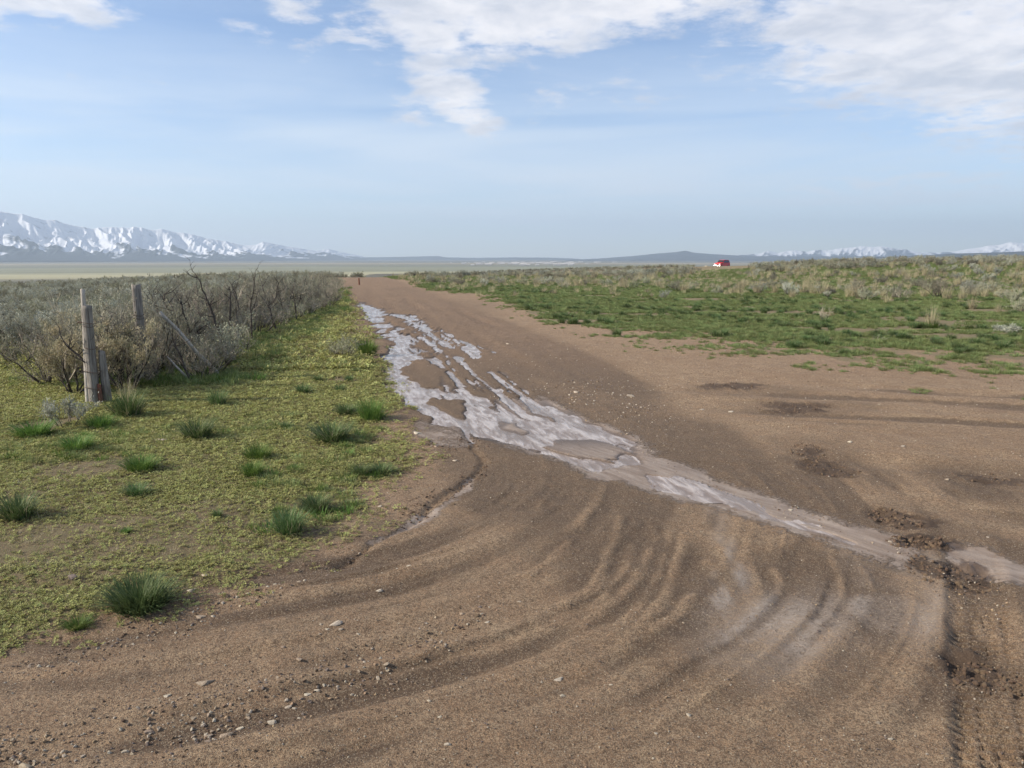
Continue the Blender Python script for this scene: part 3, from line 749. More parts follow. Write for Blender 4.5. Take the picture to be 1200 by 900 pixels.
for i in range(46):
    yy = 10.2 + (i / 45.0) ** 1.3 * 40; s0 = float(np.interp(yy, [9, 16, 25, 60], [-1.95, -1.85, -.6, -.45])) + random.uniform(-.3, .2)
    x = (s0 - yy * RS) / RC; o = bpy.data.objects.new('grey_shrub', grey_kinds[i % 3]); col.objects.link(o); k = random.uniform(.7, 1.35)
    o.location = (x, yy, gz1(x, yy)); o.scale = (k * 1.3, k * 1.3, k); o.rotation_euler = (0, 0, random.uniform(0, 6))
    tag(o, 'low grey tangle of dead twigs at the foot of the tall hedge', 'dead shrub', 'low dead brush at the foot of the hedge')

def dark_snag(pts, rad, label, seed, name='dead_sagebrush'):
    """bare dark twisted trunk standing in the hedge"""
    r = random.Random(seed); base_ = Vector(pts[0]); e = empty(name, base_); mb, tw = MB(), MB()
    P = [Vector(p) - base_ for p in pts]
    fine = []
    for i in range(len(P) - 1):
        for k in range(3): fine.append(P[i].lerp(P[i + 1], k / 3) + Vector((r.uniform(-1, 1), r.uniform(-1, 1), 0)) * .015)
    fine.append(P[-1]); n = len(fine)
    mb.tube(fine, [rad * (1 - .75 * i / n) for i in range(n)], 7)
    mb.build('trunk', M['bark_dark'], e, True)
    for k in range(9):
        i = r.randrange(n // 3, n); p = fine[i]; d = Vector((r.uniform(-1, 1), r.uniform(-.6, .6), r.uniform(.2, 1.1))).normalized(); q = [p]
        L = r.uniform(.12, .38)
        for j in range(4): q.append(q[-1] + d * L / 4); d = (d + Vector((r.uniform(-.4, .4), r.uniform(-.4, .4), r.uniform(-.2, .4)))).normalized()
        tw.tube(q, [rad * .32, rad * .27, rad * .2, rad * .14, rad * .06], 4)
        for _ in range(3):
            a = r.choice(q[1:]); d2 = Vector((r.uniform(-1, 1), r.uniform(-1, 1), r.uniform(.1, 1))).normalized() * r.uniform(.05, .16)
            tw.tube([a, a + d2 * .5 + Vector((0, 0, .01)), a + d2], [rad * .13, rad * .1, rad * .04], 3)
    tw.build('twigs', M['bark_dark'], e)
    return tag(e, label, 'dead shrub')
def snag_px(pxs, y, rad, label, seed):
    pts = [AT(a, b, y) for a, b in pxs]; p0 = pts[0]; pts[0] = (p0[0], p0[1], gz1(p0[0], p0[1]) - .03)
    return dark_snag(pts, rad, label, seed)
snag_px([(263,412),(255,385),(248,365),(240,345),(232,326)], 12.6, .028, 'dark crooked dead trunk with broken top leaning left out of the hedge', 1)
snag_px([(272,402),(269,375),(270,350),(268,335)], 13.6, .022, 'dark forked dead trunk just right of the crooked leaning one', 2)
snag_px([(295,395),(294,360),(297,335),(299,318)], 14.6, .016, 'thin dark upright dead stem rising highest above the hedge', 3)
snag_px([(240,420),(232,395),(228,372)], 11.6, .024, 'short dark dead trunk low in the hedge right of the leaning pole', 4)
snag_px([(200,420),(197,390),(196,368),(193,345)], 11.2, .022, 'dark dead branch behind the top of the leaning pole', 5)
snag_px([(225,445),(212,418),(203,400)], 9.9, .018, 'dark dead limb slanting under the leaning pole', 6)
snag_px([(348,382),(346,355),(343,338)], 20.0, .022, 'dark dead stem in the middle of the far hedge', 7)
snag_px([(325,378),(316,362),(310,352)], 17.0, .024, 'dark dead trunk leaning left low in the far hedge', 8)
snag_px([(114,455),(100,425),(75,400)], 8.4, .022, 'dark bent stem of the shrub left of the first fence post', 9)

for i in range(26):
    yy = 10.8 + 26 * (i / 25) ** 1.2; s0 = float(np.interp(yy, [9, 16, 25, 60], [-2.2, -2.1, -.85, -.6])) + random.uniform(-.5, .15); x = (s0 - yy * RS) / RC; z = gz1(x, yy)
    h = random.uniform(.7, 1.2) * float(np.interp(yy, [10, 36], [1, .8])); lx, ly = random.uniform(-.4, .3), random.uniform(-.2, .2)
    sn = dark_snag([(x, yy, z - .03), (x + lx * .3 + random.uniform(-.08, .08), yy, z + h * .35), (x + lx * .7, yy + ly * .6, z + h * .7), (x + lx, yy + ly, z + h)], random.uniform(.014, .026), 'dark bare dead stem standing at the front of the hedge', 40 + i, 'dead_shrub')
    sn['group'] = 'dark dead stems along the hedge'
# the shrubs round the first post
def lone(name, label, px, py, h, seed, leaves, mats, spread=.9, stems=6, bare=.1, sx=1.0, leafs=.02, twigs=3, cat='shrub', leafmat='sage', dark=.35):
    x, y = G(px, py); wd_, lf = shrub_mesh('s', seed, h, spread, stems, leaves, None, leafs, twigs, dark, bare=bare)
    norm_h([wd_, lf], h); e = empty(name, (x, y, gz1(x, y))); e.scale = (sx, sx, 1)
    wd_.build('branches', [M['bark_dark'], M['twig']], e); lf.m = [0] * len(lf.f); lf.build('foliage', M[leafmat], e)
    return tag(e, label, cat)
lone('rabbitbrush', 'broad buff seed-topped shrub spreading left of the first fence post', 88, 462, 1.02, 501, 13000, None, 1.1, 8, .05, 1.0, .03, 3, leafmat='rabbit')
lone('rabbitbrush', 'tangled grey-brown shrub filling the gap between the two fence posts', 150, 458, .92, 502, 9000, None, 1.2, 8, .2, 1.0, .03, 3, leafmat='rabbit')
lone('sagebrush', 'low tangled bare shrub under the leaning pole', 195, 436, .6, 503, 2500, None, 1.2, 8, .5, 1.1, .02, 3)
lone('sagebrush', 'small pale grey sagebrush at the foot of the first fence post', 78, 500, .33, 504, 2600, None, 1.2, 7, .1, 1.0, .02, 2, leafmat='sagepale')
lone('sagebrush', 'round grey sagebrush at the left edge beside the big shrub', 22, 428, .55, 505, 5000, None, 1.2, 8, .05, 1.3, .025, 3)
lone('sagebrush', 'small grey sagebrush beside bright grass at the left verge of the track', 404, 421, .42, 506, 2400, None, 1.1, 7, .1, 1.15, .02, 2)
lone('grey_shrub', 'small brownish twiggy shrub alone in the green field', 966, 377, .48, 507, 700, None, .9, 7, .4, .9, .015, 3)
lone('sagebrush', 'pale silver sagebrush low at the right edge of the field', 1180, 388, .22, 508, 1800, None, 1.6, 7, .0, 1.5, .03, 2, leafmat='sagepale')
lone('sagebrush', 'dark grey round sagebrush at the top of the green field', 1003, 347, .72, 509, 4200, None, 1.0, 8, .1, 1.0, .03, 3)
lone('sagebrush', 'largest grey sagebrush cluster near the right edge', 1098, 349, .95, 510, 6000, None, 1.1, 9, .15, 1.15, .03, 3)
lone('sagebrush', 'low spreading grey brush just right of the largest sagebrush', 1160, 345, .62, 511, 4000, None, 1.4, 8, .3, 1.5, .03, 3)
lone('sagebrush', 'grey sagebrush cut by the right edge of the picture', 1199, 366, .5, 512, 2600, None, 1.1, 7, .1, 1.0, .03, 2)
lone('sagebrush', 'grey sagebrush on the left part of the green field edge', 840, 345, .5, 513, 2400, None, 1.1, 7, .2, 1.1, .03, 2)
lone('dead_twigs', 'tiny pale dry twig plant on the near green field', 1030, 400, .16, 514, 120, None, 1.0, 6, .6, 1.0, .015, 2, leafmat='sagepale')

# brush flats left and right
def field_points(n, fx):
    pts = []
    while len(pts) < n:
        p = fx()
        if p: pts.append(p)
    return pts
def left_pt():
    D = 13 + 65 * random.random() ** 1.1; a = R_(random.uniform(-42, -11)); x, y = D * math.sin(a), D * math.cos(a)
    s = x * RC + y * RS
    if s > -3.2 + .04 * (y - 14): return None
    if y < 13.5 + 0 and s > -7: return None
    return (x, y)
def right_pt():
    D = 20 + 75 * random.random() ** .9; a = R_(random.uniform(-11.5, 42)); x, y = D * math.sin(a), D * math.cos(a); s = x * RC + y * RS
    dg = math.degrees(a)
    lim = np.interp(dg, [-11, -6, 0, 8, 15, 22, 30, 42], [52, 50, 48, 42, 36, 32, 29, 27]) - 9 * random.random() ** 4
    if s < 4.4 or y < lim: return None
    if 13.6 < dg < 16.8 and D > 48: return None
    return (x, y)
def place_field(pts, kinds, name, label, group, smin, smax, cat='shrub', far_label=None, far_name=None, nmax=280):
    pts = sorted(pts, key=lambda p: math.hypot(*p))
    xy = np.array(pts); z, _ = gz(xy[:, 0], xy[:, 1])
    for i in range(min(nmax, len(pts))):
        o = bpy.data.objects.new(name, random.choice(kinds)); col.objects.link(o)
        o.location = (*pts[i], float(z[i]) - .02); s_ = random.uniform(smin, smax); o.scale = (s_ * random.uniform(.85, 1.3), s_ * random.uniform(.85, 1.3), s_); o.rotation_euler = (0, 0, random.uniform(0, 6.28))
        tag(o, label, cat, group)
    if len(pts) > nmax:
        scatter(far_name, far_label, cat, xy[nmax:], z[nmax:] - .02, rng.uniform(smin, smax, len(pts) - nmax), kinds)
place_field(field_points(1500, left_pt), small_kinds, 'sagebrush', 'grey-green sagebrush standing in the wide brush flat left of the fence line', 'sagebrush on the left flat', .75, 1.25,
            far_label='far sagebrush crowding the left flat toward the valley', far_name='far_left_sagebrush', nmax=290)
place_field(field_points(470, right_pt), small_kinds + grey_kinds, 'sagebrush', 'grey sagebrush in the brush belt beyond the green field on the right', 'sagebrush beyond the green field', .45, 1.05,
            far_label='far sagebrush of the right plain', far_name='far_right_sagebrush', nmax=270)
# more distant brush, thinning out to a dark fringe
def fringe():
    D = 70 + 230 * random.random() ** 1.3; a = R_(random.uniform(-45, 45)); return (D * math.sin(a), D * math.cos(a))
fp = np.array(field_points(9000, fringe)); fs = fp[:, 0] * .982 + fp[:, 1] * .19
fa = np.degrees(np.arctan2(fp[:, 0], fp[:, 1])); fk = (fa > 13.2) & (fa < 17.2) & (fp[:, 1] < 190); fp, fs = fp[~fk], fs[~fk]
fp = fp[~((np.abs(fs - 2.1) < 2.0) & (fp[:, 1] < 200))]
fz, _ = gz(fp[:, 0], fp[:, 1])
scatter('distant_sagebrush', 'distant sagebrush fringe where the plain drops to the valley', 'shrub', fp, fz - .03, rng.uniform(.6, 1.15, len(fp)), small_kinds)

# ------------------------------------------------------------------ grasses
tufts = [tuft_mb(600 + k, .17, .06, 420, .75, .0026) for k in range(5)]
dryb = [tuft_mb(680 + k, .15, .06, 70, 1.1, .002, mi=1) for k in range(5)]
blue_t = [join_mb(t_, d_).mesh('blades', [M['blue_grass'], M['straw']]) for t_, d_ in zip(tufts, dryb)]
bright_t = [tuft_mb(620 + k, .16, .07, 420, .7, .0026).mesh('blades', [M['bright_grass']]) for k in range(3)]
dry_t = [tuft_mb(640 + k, .55, .09, 130, .28, .0035, arch=.18).mesh('blades', [M['straw']]) for k in range(4)]
def tuft(px, py, wpx, label, kind='blue', hs=1.0, i=[0]):
    x, y = G(px, py + wpx * .12); dist = math.hypot(x, y); sc = (wpx * math.hypot(dist, HC) / F) / .27
    ms = blue_t if kind == 'blue' else bright_t; i[0] += 1
    o = bpy.data.objects.new('grass_tuft', ms[i[0] % len(ms)]); col.objects.link(o)
    o.location = (x, y, gz1(x, y)); hs *= .8 + .35 * ((i[0] * .618) % 1); o.scale = (sc, sc * (.85 + .3 * ((i[0] * .37) % 1)), sc * hs); o.rotation_euler = (0, 0, i[0] * 1.3)
    return tag(o, label, 'grass tuft', 'grass tufts on the left verge')
big = tuft_mb(660, .19, .10, 620, 1.0, .0034, arch=.75).build('grass_tuft', M['blue_grass'])
x, y = G(165, 712); big.location = (x, y, gz1(x, y)); tag(big, 'largest grass tuft with pale-tipped blades at the lower left corner', 'grass tuft', 'grass tufts on the left verge')
for a in [(338,618,56,'round blue-green tuft, nearer of the pair above the cut bank'), (371,592,46,'smaller blue-green tuft just behind the round one'),
          (296,553,34,'small bright tuft, nearer of two touching tufts in the middle verge','bright'), (302,531,40,'bright tuft, farther of two touching tufts in the middle verge','bright'),
          (389,508,66,'wide low blue-green tuft in the upper middle of the verge','blue',.8), (424,551,36,'left half of a low split tuft near the track edge','blue',.7),
          (447,548,38,'right half of a low split tuft near the track edge','blue',.7), (435,485,42,'tall bright tuft close to the water','bright',1.1),
          (405,480,34,'darker low tuft touching the tall bright tuft','blue',.8), (232,506,52,'green tuft with dry seed stems right of the fence post'),
          (255,471,34,'small dark tuft with a dead stick before the leaning pole'), (22,600,52,'dark tuft cut by the left edge'),
          (160,577,32,'dark tuft at the right end of a grassy patch'), (165,545,54,'flat elongated tuft below the flat pale stone','bright',.6),
          (92,731,34,'small bright green tuft left of the largest one','bright',.7), (150,482,44,'tuft with tall dry stems at the foot of the fence posts','blue',1.2),
          (268,441,18,'small tuft at the foot of the leaning pole'), (356,458,26,'small dark tuft in the upper verge','blue'),
          (403,428,14,'tiny dark tuft just below the small sagebrush'), (417,436,14,'tiny tuft right of the verge centre'), (409,446,14,'tiny tuft, third in a short column below the sagebrush'),
          (430,412,34,'bright upright grass beside the small sagebrush near the track','bright',1.3), (335,497,18,'tiny tuft between the wide one and the seed-stemmed one'),
          (372,445,16,'tiny dark tuft left of the short column of tufts'), (398,456,18,'small low tuft with a white stone beside it'),
          (40,505,50,'bright grass patch left of the fence post foot','bright',.8), (90,522,44,'bright grass patch below the fence post','bright',.7),
          (118,495,40,'bright grass at the fence post foot','bright',.9), (255,606,16,'tiny lone tuft in the yellow-green verge'), (148,624,16,'faint small tuft in the left verge','bright',.7)]:
    tuft(*a)
# tall dry grass clump with green base in the right field and others further back
def dry(px, py, h, label, group=None, green=True):
    x, y = G(px, py); e = empty('bunchgrass', (x, y, gz1(x, y)), px * .1, h / .5)
    a = bpy.data.objects.new('dry_blades', random.choice(dry_t)); col.objects.link(a); a.parent = e
    if green:
        b = bpy.data.objects.new('green_blades', random.choice(bright_t)); col.objects.link(b); b.parent = e; b.scale = (1.3, 1.3, 1.5)
    return tag(e, label, 'bunchgrass', group)
dry(1092, 384, .55, 'tall straw bunchgrass with bright green base in the right field')
dry(1185, 338, .7, 'tall straw bunchgrass at the right end of the brush belt'); dry(968, 331, .7, 'straw bunchgrass in front of the brush belt right of the red car')
dry(1040, 333, .6, 'straw bunchgrass left of the largest sagebrush'); dry(150, 478, .32, 'thin dry stems standing in grass at the foot of the fence post', green=False)
def right_dry():
    p = right_pt()
    return p if p and math.hypot(*p) < 85 else None
dp = sorted(field_points(320, right_dry), key=lambda p: math.hypot(*p))
dz, _ = gz([p[0] for p in dp], [p[1] for p in dp])
for i in range(120):
    o = bpy.data.objects.new('bunchgrass', random.choice(dry_t)); col.objects.link(o); s_ = random.uniform(.6, 1.15)
    o.location = (*dp[i], float(dz[i])); o.scale = (s_ * 1.5, s_ * 1.5, s_); o.rotation_euler = (0, 0, random.uniform(0, 6))
    tag(o, 'straw coloured bunchgrass among the brush beyond the green field', 'bunchgrass', 'bunchgrass beyond the green field')
scatter('far_bunchgrass', 'pale dry grass of the far right plain', 'grass', np.array(dp[120:]), dz[120:], rng.uniform(.7, 1.3, len(dp) - 120), dry_t)

# yellow-green ground cover of the left verge
def cover(n, x0, x1, y0, y1, pw=1.0):
    x = rng.uniform(x0, x1, n); y = y0 + (y1 - y0) * rng.random(n) ** pw
    z, a = gz(x, y); return x, y, z, a
forbs = [forb_mb(700 + k).mesh('forb', [M['forb']]) for k in range(4)] + [forb_mb(710 + k, 6).mesh('forb', [M['forb2']]) for k in range(2)]
x, y, z, a = cover(330000, -9.5, 0.2, 2.6, 12, 1.45)
dens = a['vegl'] * ss(a['bare'], .24, .42) * (1 - .5 * ss(fbm(x * .7 + 3, y * .7, 55), .58, .68)) * (1 - .9 * blob(110, 548, 75, 14, x, y)) * (1 - .8 * blob(60, 622, 60, 10, x, y))
keep = (rng.random(len(x)) < dens) & (x > -.95 * y - .8)
scatter('ground_cover', 'yellow-green low weeds carpeting the left verge', 'ground cover', np.column_stack([x, y])[keep], z[keep], rng.uniform(.45, 1.05, keep.sum()) * np.clip(y[keep] / 6.5, .62, 1.7), forbs, tilt=.25)
x, y, z, a = cover(30000, -14, -1, 11, 40, 1.6)
keep = (rng.random(len(x)) < a['vegl'] * .9)
scatter('verge_cover', 'low weeds on the verge toward the far end of the track', 'ground cover', np.column_stack([x, y])[keep], z[keep], rng.uniform(2, 3.6, keep.sum()), forbs, tilt=.25)
# green grass under the hedge
short = [tuft_mb(730 + k, .10, .10, 90, .8, .004, segs=2).mesh('clump', [M['field_grass']]) for k in range(4)]
shortb = [tuft_mb(740 + k, .10, .10, 90, .8, .004, segs=2).mesh('clump', [M['bright_grass']]) for k in range(2)]
x = rng.uniform(-9, -1, 9000); y = 8 + 37 * rng.random(9000) ** 1.4; s_ = x * RC + y * RS
z, a = gz(x, y)
keep = (s_ < np.interp(y, [9, 16, 25, 60], [-1.4, -.7, .1, .3]) - .25 * np.sin(y)) & (s_ > -3.4) & (rng.random(9000) < .8) & (fbm(x * .5, y * .5, 59) > .30) & (y > 9.5)
scatter('hedge_grass', 'dark green grass growing along the foot of the hedge', 'grass', np.column_stack([x, y])[keep], z[keep], rng.uniform(.8, 1.7, keep.sum()), short + shortb)
# short patches in the left verge
x, y, z, a = cover(5200, -9, 0, 3, 14)
f_ = fbm(x * .8, y * .8, 63, 3)
keep = (f_ > .64) & (a['vegl'] > .6)
scatter('verge_grass', 'short green grass patches in the left verge', 'grass', np.column_stack([x, y])[keep], z[keep], rng.uniform(.35, .8, keep.sum()), short + shortb)
x, y, z, a = cover(5000, -9, 0, 2.8, 14)
keep = (a['vegl'] > .3) & (x > -.95 * y - .8)
litter = [tuft_mb(780 + k, .06, .03, 9, 2.2, .0016, segs=2, arch=.3).mesh('dry_stems', [M['straw']]) for k in range(3)]
scatter('dry_litter', 'dead straw stems lying in the weeds of the left verge', 'dry stems', np.column_stack([x, y])[keep], z[keep], rng.uniform(.4, 1.1, keep.sum()), litter, tilt=.3)
# the green field on the right
n = 170000
D = 8.5 + 72 * rng.random(n) ** .85; aa = np.radians(rng.uniform(-13, 41, n)); x, y = D * np.sin(aa), D * np.cos(aa)
z, a = gz(x, y)
pt = fbm(x * .55, y * .9, 67, 4) + .22 * (fbm(x * 2.4, y * 2.4, 68, 3) - .5)
keep = (rng.random(n) < a['vegr'] * ss(pt, .30, .50) * np.clip(D / 14, .75, 1)) & (a['wet'] < .1)
scatter('field_grass', 'short green grass of the field right of the track', 'grass', np.column_stack([x, y])[keep], z[keep], rng.uniform(.25, 1.0, keep.sum()) * (.7 + D[keep] / 60) * (.6 + .4 * a['vegr'][keep]), short)
n = 3000
D = 10 + 45 * rng.random(n) ** .9; aa = np.radians(rng.uniform(-12, 41, n)); x, y = D * np.sin(aa), D * np.cos(aa); z, a = gz(x, y)
keep = (rng.random(n) < a['vegr'] ** 3 * ss(fbm(x * .9, y * .9, 69), .45, .62))
scatter('field_tussocks', 'darker grass tussocks dotting the green field', 'grass', np.column_stack([x, y])[keep], z[keep], rng.uniform(.7, 1.3, keep.sum()), blue_t)
n = 9000
D = 30 + 55 * rng.random(n); aa = np.radians(rng.uniform(-12, 41, n)); x, y = D * np.sin(aa), D * np.cos(aa); z, a = gz(x, y)
keep = (x * RC + y * RS > 4.4) & (rng.random(n) < .35 * ss(D, 30, 48))
small_dry = [tuft_mb(760 + k, .28, .12, 60, .5, .006, segs=2, arch=.3).mesh('dry_clump', [M['straw']]) for k in range(3)]
scatter('straw_grass', 'thin straw grass between the brush beyond the green field', 'grass', np.column_stack([x, y])[keep], z[keep], rng.uniform(.6, 1.2, keep.sum()), small_dry + short[:1])
x, y, z, a = cover(2600, -30, -6, 14, 70)
keep = x * RC + y * RS < -5
scatter('flat_grass', 'faded grass between the sagebrush of the left flat', 'grass', np.column_stack([x, y])[keep], z[keep], rng.uniform(.7, 1.4, keep.sum()), small_dry + short)

# ------------------------------------------------------------------ stones
def stone_mesh(seed, flat=.55, sub=2):
    bm = bmesh.new(); bmesh.ops.create_icosphere(bm, subdivisions=sub, radius=.5); r = random.Random(seed)
    ax = [Vector((r.gauss(0, 1), r.gauss(0, 1), r.gauss(0, 1))).normalized() for _ in range(9)]; cut = [r.uniform(.22, .42) for _ in ax]
    for v in bm.verts:
        for a, c in zip(ax, cut):
            d = v.co.dot(a)
            if d > c: v.co -= a * (d - c) * .97
        v.co.x *= 1.15; v.co.z *= flat
    me = bpy.data.meshes.new('stone'); bm.to_mesh(me); bm.free(); return me
smesh = {}
for mk in ('stone_pale', 'stone_tan', 'stone_grey'):
    smesh[mk] = []
    for k in range(5):
        me = stone_mesh(800 + k, random.uniform(.45, .75)); me.materials.append(M[mk]); smesh[mk].append(me)
def stone(px, py, wpx, label, mk='stone_pale', group=None, el=1.0, rz=None):
    x, y = G(px, py); k = wpx * math.hypot(math.hypot(x, y), HC) / F
    o = bpy.data.objects.new('stone', random.choice(smesh[mk])); col.objects.link(o)
    o.scale = (k * el * .85, k * .72, k * .62); o.rotation_euler = (random.uniform(-.2, .2), random.uniform(-.2, .2), random.uniform(-.5, .5) if rz is None else rz)
    o.location = (x, y, gz1(x, y) + k * .03); return tag(o, label, 'stone', group)
for a in [(190,517,17,'flat pale stone lying on the verge below the fence post','stone_pale',None,1.2,.1), (87,681,17,'dull grey-brown rock half sunk in the left verge','stone_grey'),
          (224,692,12,'white stone beside the largest grass tuft'), (240,676,11,'white stone just behind the one beside the largest grass tuft'),
          (235,724,13,'pinkish tan stone at the edge of the verge','stone_tan'), (489,508,13,'white stone on the smooth mud above the cut bank'),
          (393,738,16,'large oval cream pebble in the lower middle of the dirt','stone_pale',None,1.1,.5), (655,794,13,'long thin pale stone alone at the bottom middle','stone_pale',None,1.25,.5),
          (807,839,9,'round white pebble alone at the bottom right of centre'), (30,898,16,'yellowish stone cut by the bottom edge at the left','stone_tan'),
          (318,844,12,'pale lump of stone in the dark stony band'), (266,859,16,'grey flat stone in the dark stony band','stone_tan'), (444,693,9,'oval pale pebble above the large cream one'),
          (196,817,10,'pale pebble in the lower left dirt'), (240,802,17,'long flat pale sliver of stone in the lower left','stone_tan',None,1.4,.3), (452,782,9,'round greyish pebble at the head of the dark stony band','stone_tan'),
          (360,814,10,'pale stone on the upper side of the dark stony band'), (676,459,8,'elongated white stone on the far dirt right of the water','stone_pale',None,1.4,.2),
          (857,481,9,'white stone on the bare ground before the green field'), (740,463,9,'long pale stone on the far bare ground','stone_pale',None,1.3,0), (927,595,7,'white pebble on the silt ridge beside the flow'),
          (1058,527,6,'small white stone on the bare ground at the right'), (396,471,8,'small white stone between two tufts near the track'), (114,511,7,'small white stone below the first fence post'),
          (769,861,7,'small bright pebble at the bottom right of centre'), (1044,865,7,'small bright pebble near the bottom right'), (1029,848,8,'tan pebble near the bottom right','stone_tan')]:
    stone(*a)
for (px, py, wp) in [(147,878,9),(176,857,12),(244,859,11),(281,850,10),(227,843,8),(243,867,9),(235,779,7),(250,724,7),(511,524,7),(533,538,8),(475,545,7),(445,593,6),
                     (571,729,8),(479,668,7),(466,673,5),(332,762,8),(351,777,9),(371,808,8),(338,827,9),(345,828,6),(459,799,6),(541,721,9),(526,764,5),(503,824,7),
                     (515,842,6),(525,877,9),(540,807,6),(351,839,6),(375,749,5),(606,885,5),(609,706,6),(660,814,8),(801,727,5),(647,837,5),(716,802,5),
                     (932,883,5),(999,871,5),(1140,887,6),(1087,884,5),(996,521,7),(1110,563,7),(1044,633,6),(1158,628,5),(822,479,7),(595,404,5),(250,862,6),(290,838,6),
                     (300,690,7),(290,698,6),(350,684,6),(512,530,6),(322,686,5),(436,760,5),(420,745,6),(384,744,7),(400,743,6),(376,735,6)]:
    stone(px, py, wp, 'small pale pebble lying loose on the brown dirt', random.choice(('stone_pale', 'stone_pale', 'stone_tan')), 'loose pebbles on the dirt')
# gravel too small and many to count
peb = []
for k in range(6):
    me = stone_mesh(850 + k, .65, 1); me.materials.append(M[('stone_pale', 'stone_tan', 'clods', 'stone_grey', 'clods', 'soil_crumb')[k]]); peb.append(me)
n = 190000
y = 2.0 + 13 * rng.random(n) ** 1.7; x = (rng.random(n) - .5) * 2 * (y * .75 + .5); z, a = gz(x, y)
band = np.maximum.reduce([ss(-ldist(gp((-40,890),(200,850),(330,815),(450,775),(560,720)), x, y), -.28, -.02), .9 * ss(-ldist(gp((-40,800),(100,765),(250,715),(330,685),(420,650)), x, y), -.2, -.02),
       ss(-ldist(gp((930,590),(1000,620),(1060,645)), x, y), -.08, -.01), .5 * blob(1150, 700, 60, 50, x, y), .5 * blob(700, 470, 80, 40, x, y), .9 * ss(-ldist(gp((720,512),(800,552),(880,582),(960,612),(1050,645)), x, y), -.05, -.01)])
dn = (.30 + .7 * band) * (.25 + .75 * ss(fbm(x * 3, y * 3, 83), .3, .6)) * (1 - a['vegl'] * .85) * (a['wet'] < .1) * (1 - .5 * a['silt'] * (band < .3))
keep = rng.random(n) < dn
scatter('gravel', 'fine pale gravel strewn over the dirt', 'gravel', np.column_stack([x, y])[keep], z[keep] + .0005, (.0025 + .010 * rng.random(keep.sum()) ** 4 * (1 + 1.3 * band[keep])) * np.clip(y[keep] / 5, .9, 2), peb, tilt=.6)
n = 26000
cx = []; 
for (px, py, rx, ry) in clod:
    gx, gy = G(px, py); ex = abs(G(px + rx, py)[0] - gx); ey = abs(G(px, py - ry)[1] - gy); m_ = 480 if py > 600 else 160
    ang = rng.uniform(0, 6.28, m_); rr = np.sqrt(rng.random(m_)); cx.append(np.column_stack([gx + ex * rr * np.cos(ang), gy + ey * rr * np.sin(ang)]))
for P, m_, sp_ in ((gp((560,512),(566,540),(556,556),(530,572)), 260, .05), (gp((510,575),(490,600),(470,615)), 260, .07), (gp((500,518),(520,524),(545,530)), 120, .04), (gp((545,510),(560,525)), 120, .06)):
    P = np.array(P); tt = rng.random(m_) * (len(P) - 1); i = tt.astype(int); f = (tt - i)[:, None]
    cx.append(P[i] * (1 - f) + P[np.minimum(i + 1, len(P) - 1)] * f + rng.normal(0, sp_, (m_, 2)))
cx = np.vstack(cx); z, _ = gz(cx[:, 0], cx[:, 1])
nzc = fbm(cx[:, 0] * 7, cx[:, 1] * 7, 95, 3) > .30
cx, z = cx[nzc], z[nzc]
clo = []
for k in range(4):
    me = stone_mesh(870 + k, .7, 2); me.materials.append(M['clods']); clo.append(me)
scatter('dirt_clods', 'dark wet crumbs and clods of churned dirt', 'dirt', cx, z - .001, .004 + .026 * rng.random(len(cx)) ** 3.5, clo, tilt=.6)

# ------------------------------------------------------------------ fence
def post_mb(w_, d_, h, seed, n=10, rings=16, crack=.12, square=.5, taper=.1):
    r = random.Random(seed); mb = MB(); sh = []
    for j in range(n):
        a = 2 * math.pi * j / n
        sq = 1 / max(abs(math.cos(a)), abs(math.sin(a))); f = 1 + (min(sq, 1.3) - 1) * square
        sh.append((math.cos(a) * f * w_ / 2, math.sin(a) * f * d_ / 2, r.uniform(-crack, crack)))
    for i in range(rings + 1):
        t_ = i / rings; ox = math.sin(t_ * 3 + seed) * .008
        for j in range(n):
            x_, y_, c = sh[j]; k = 1 - taper * t_ + c * .6 + r.uniform(-.02, .02)
            mb.v.append((x_ * k + ox, y_ * k, h * t_ + (r.uniform(-.03, .0) if i == rings else 0) - (.08 if i == 0 else 0)))
    for i in range(rings):
        for j in range(n):
            mb.f.append((i * n + j, i * n + (j + 1) % n, (i + 1) * n + (j + 1) % n, (i + 1) * n + j)); mb.m.append(0)
    mb.f.append(tuple((rings) * n + j for j in range(n))); mb.m.append(0)
    return mb
def ring_mb(rx, ry, z, th=.0035, tilt=.01):
    mb = MB(); pts = [(rx * math.cos(a), ry * math.sin(a), z + tilt * math.sin(a * 2)) for a in np.linspace(0, 2 * math.pi, 17)]
    mb.tube(pts, [th] * 17, 5, cap=False); return mb
x, y = G(112, 474); post = empty('fence_post', (x, y, gz1(x, y)))
post_mb(.105, .10, 1.10, 3, 12, 20, .10, .7).build('post', M['wood'], post, True)
pw = post_mb(.055, .05, 1.22, 5, 8, 16, .12, .3, .25).build('stake', M['palewood'], post, True); pw.location = (-.075, .01, .05); pw.rotation_euler = (0, R_(1.5), 0)
bp = post_mb(.10, .08, .60, 8, 8, 10, .2, .4, .35).build('support_log', M['wood'], post, True); bp.location = (.095, .05, 0)
bp2 = post_mb(.06, .05, .24, 9, 7, 6, .25, .4, .3).build('split_log', M['redwood'], post, True); bp2.location = (.075, -.02, 0)
for zz in (.18, .36, .62, .86): ring_mb(.062 + (.03 if zz < .5 else 0), .062, zz).build('wire_wrap', M['wire'], post)
ring_mb(.11, .068, .90, .004).build('wire_wrap', M['wire'], post)
tag(post, 'weathered grey fence post wired to a bleached stake, nearest the camera', 'fence post')
x2, y2, _z = AT(168, 447, 10.0); post2 = empty('fence_post', (x2, y2, gz1(x2, y2)))
p2o = post_mb(.115, .11, 1.27, 13, 11, 18, .12, .4, .06).build('post', M['wood'], post2, True)
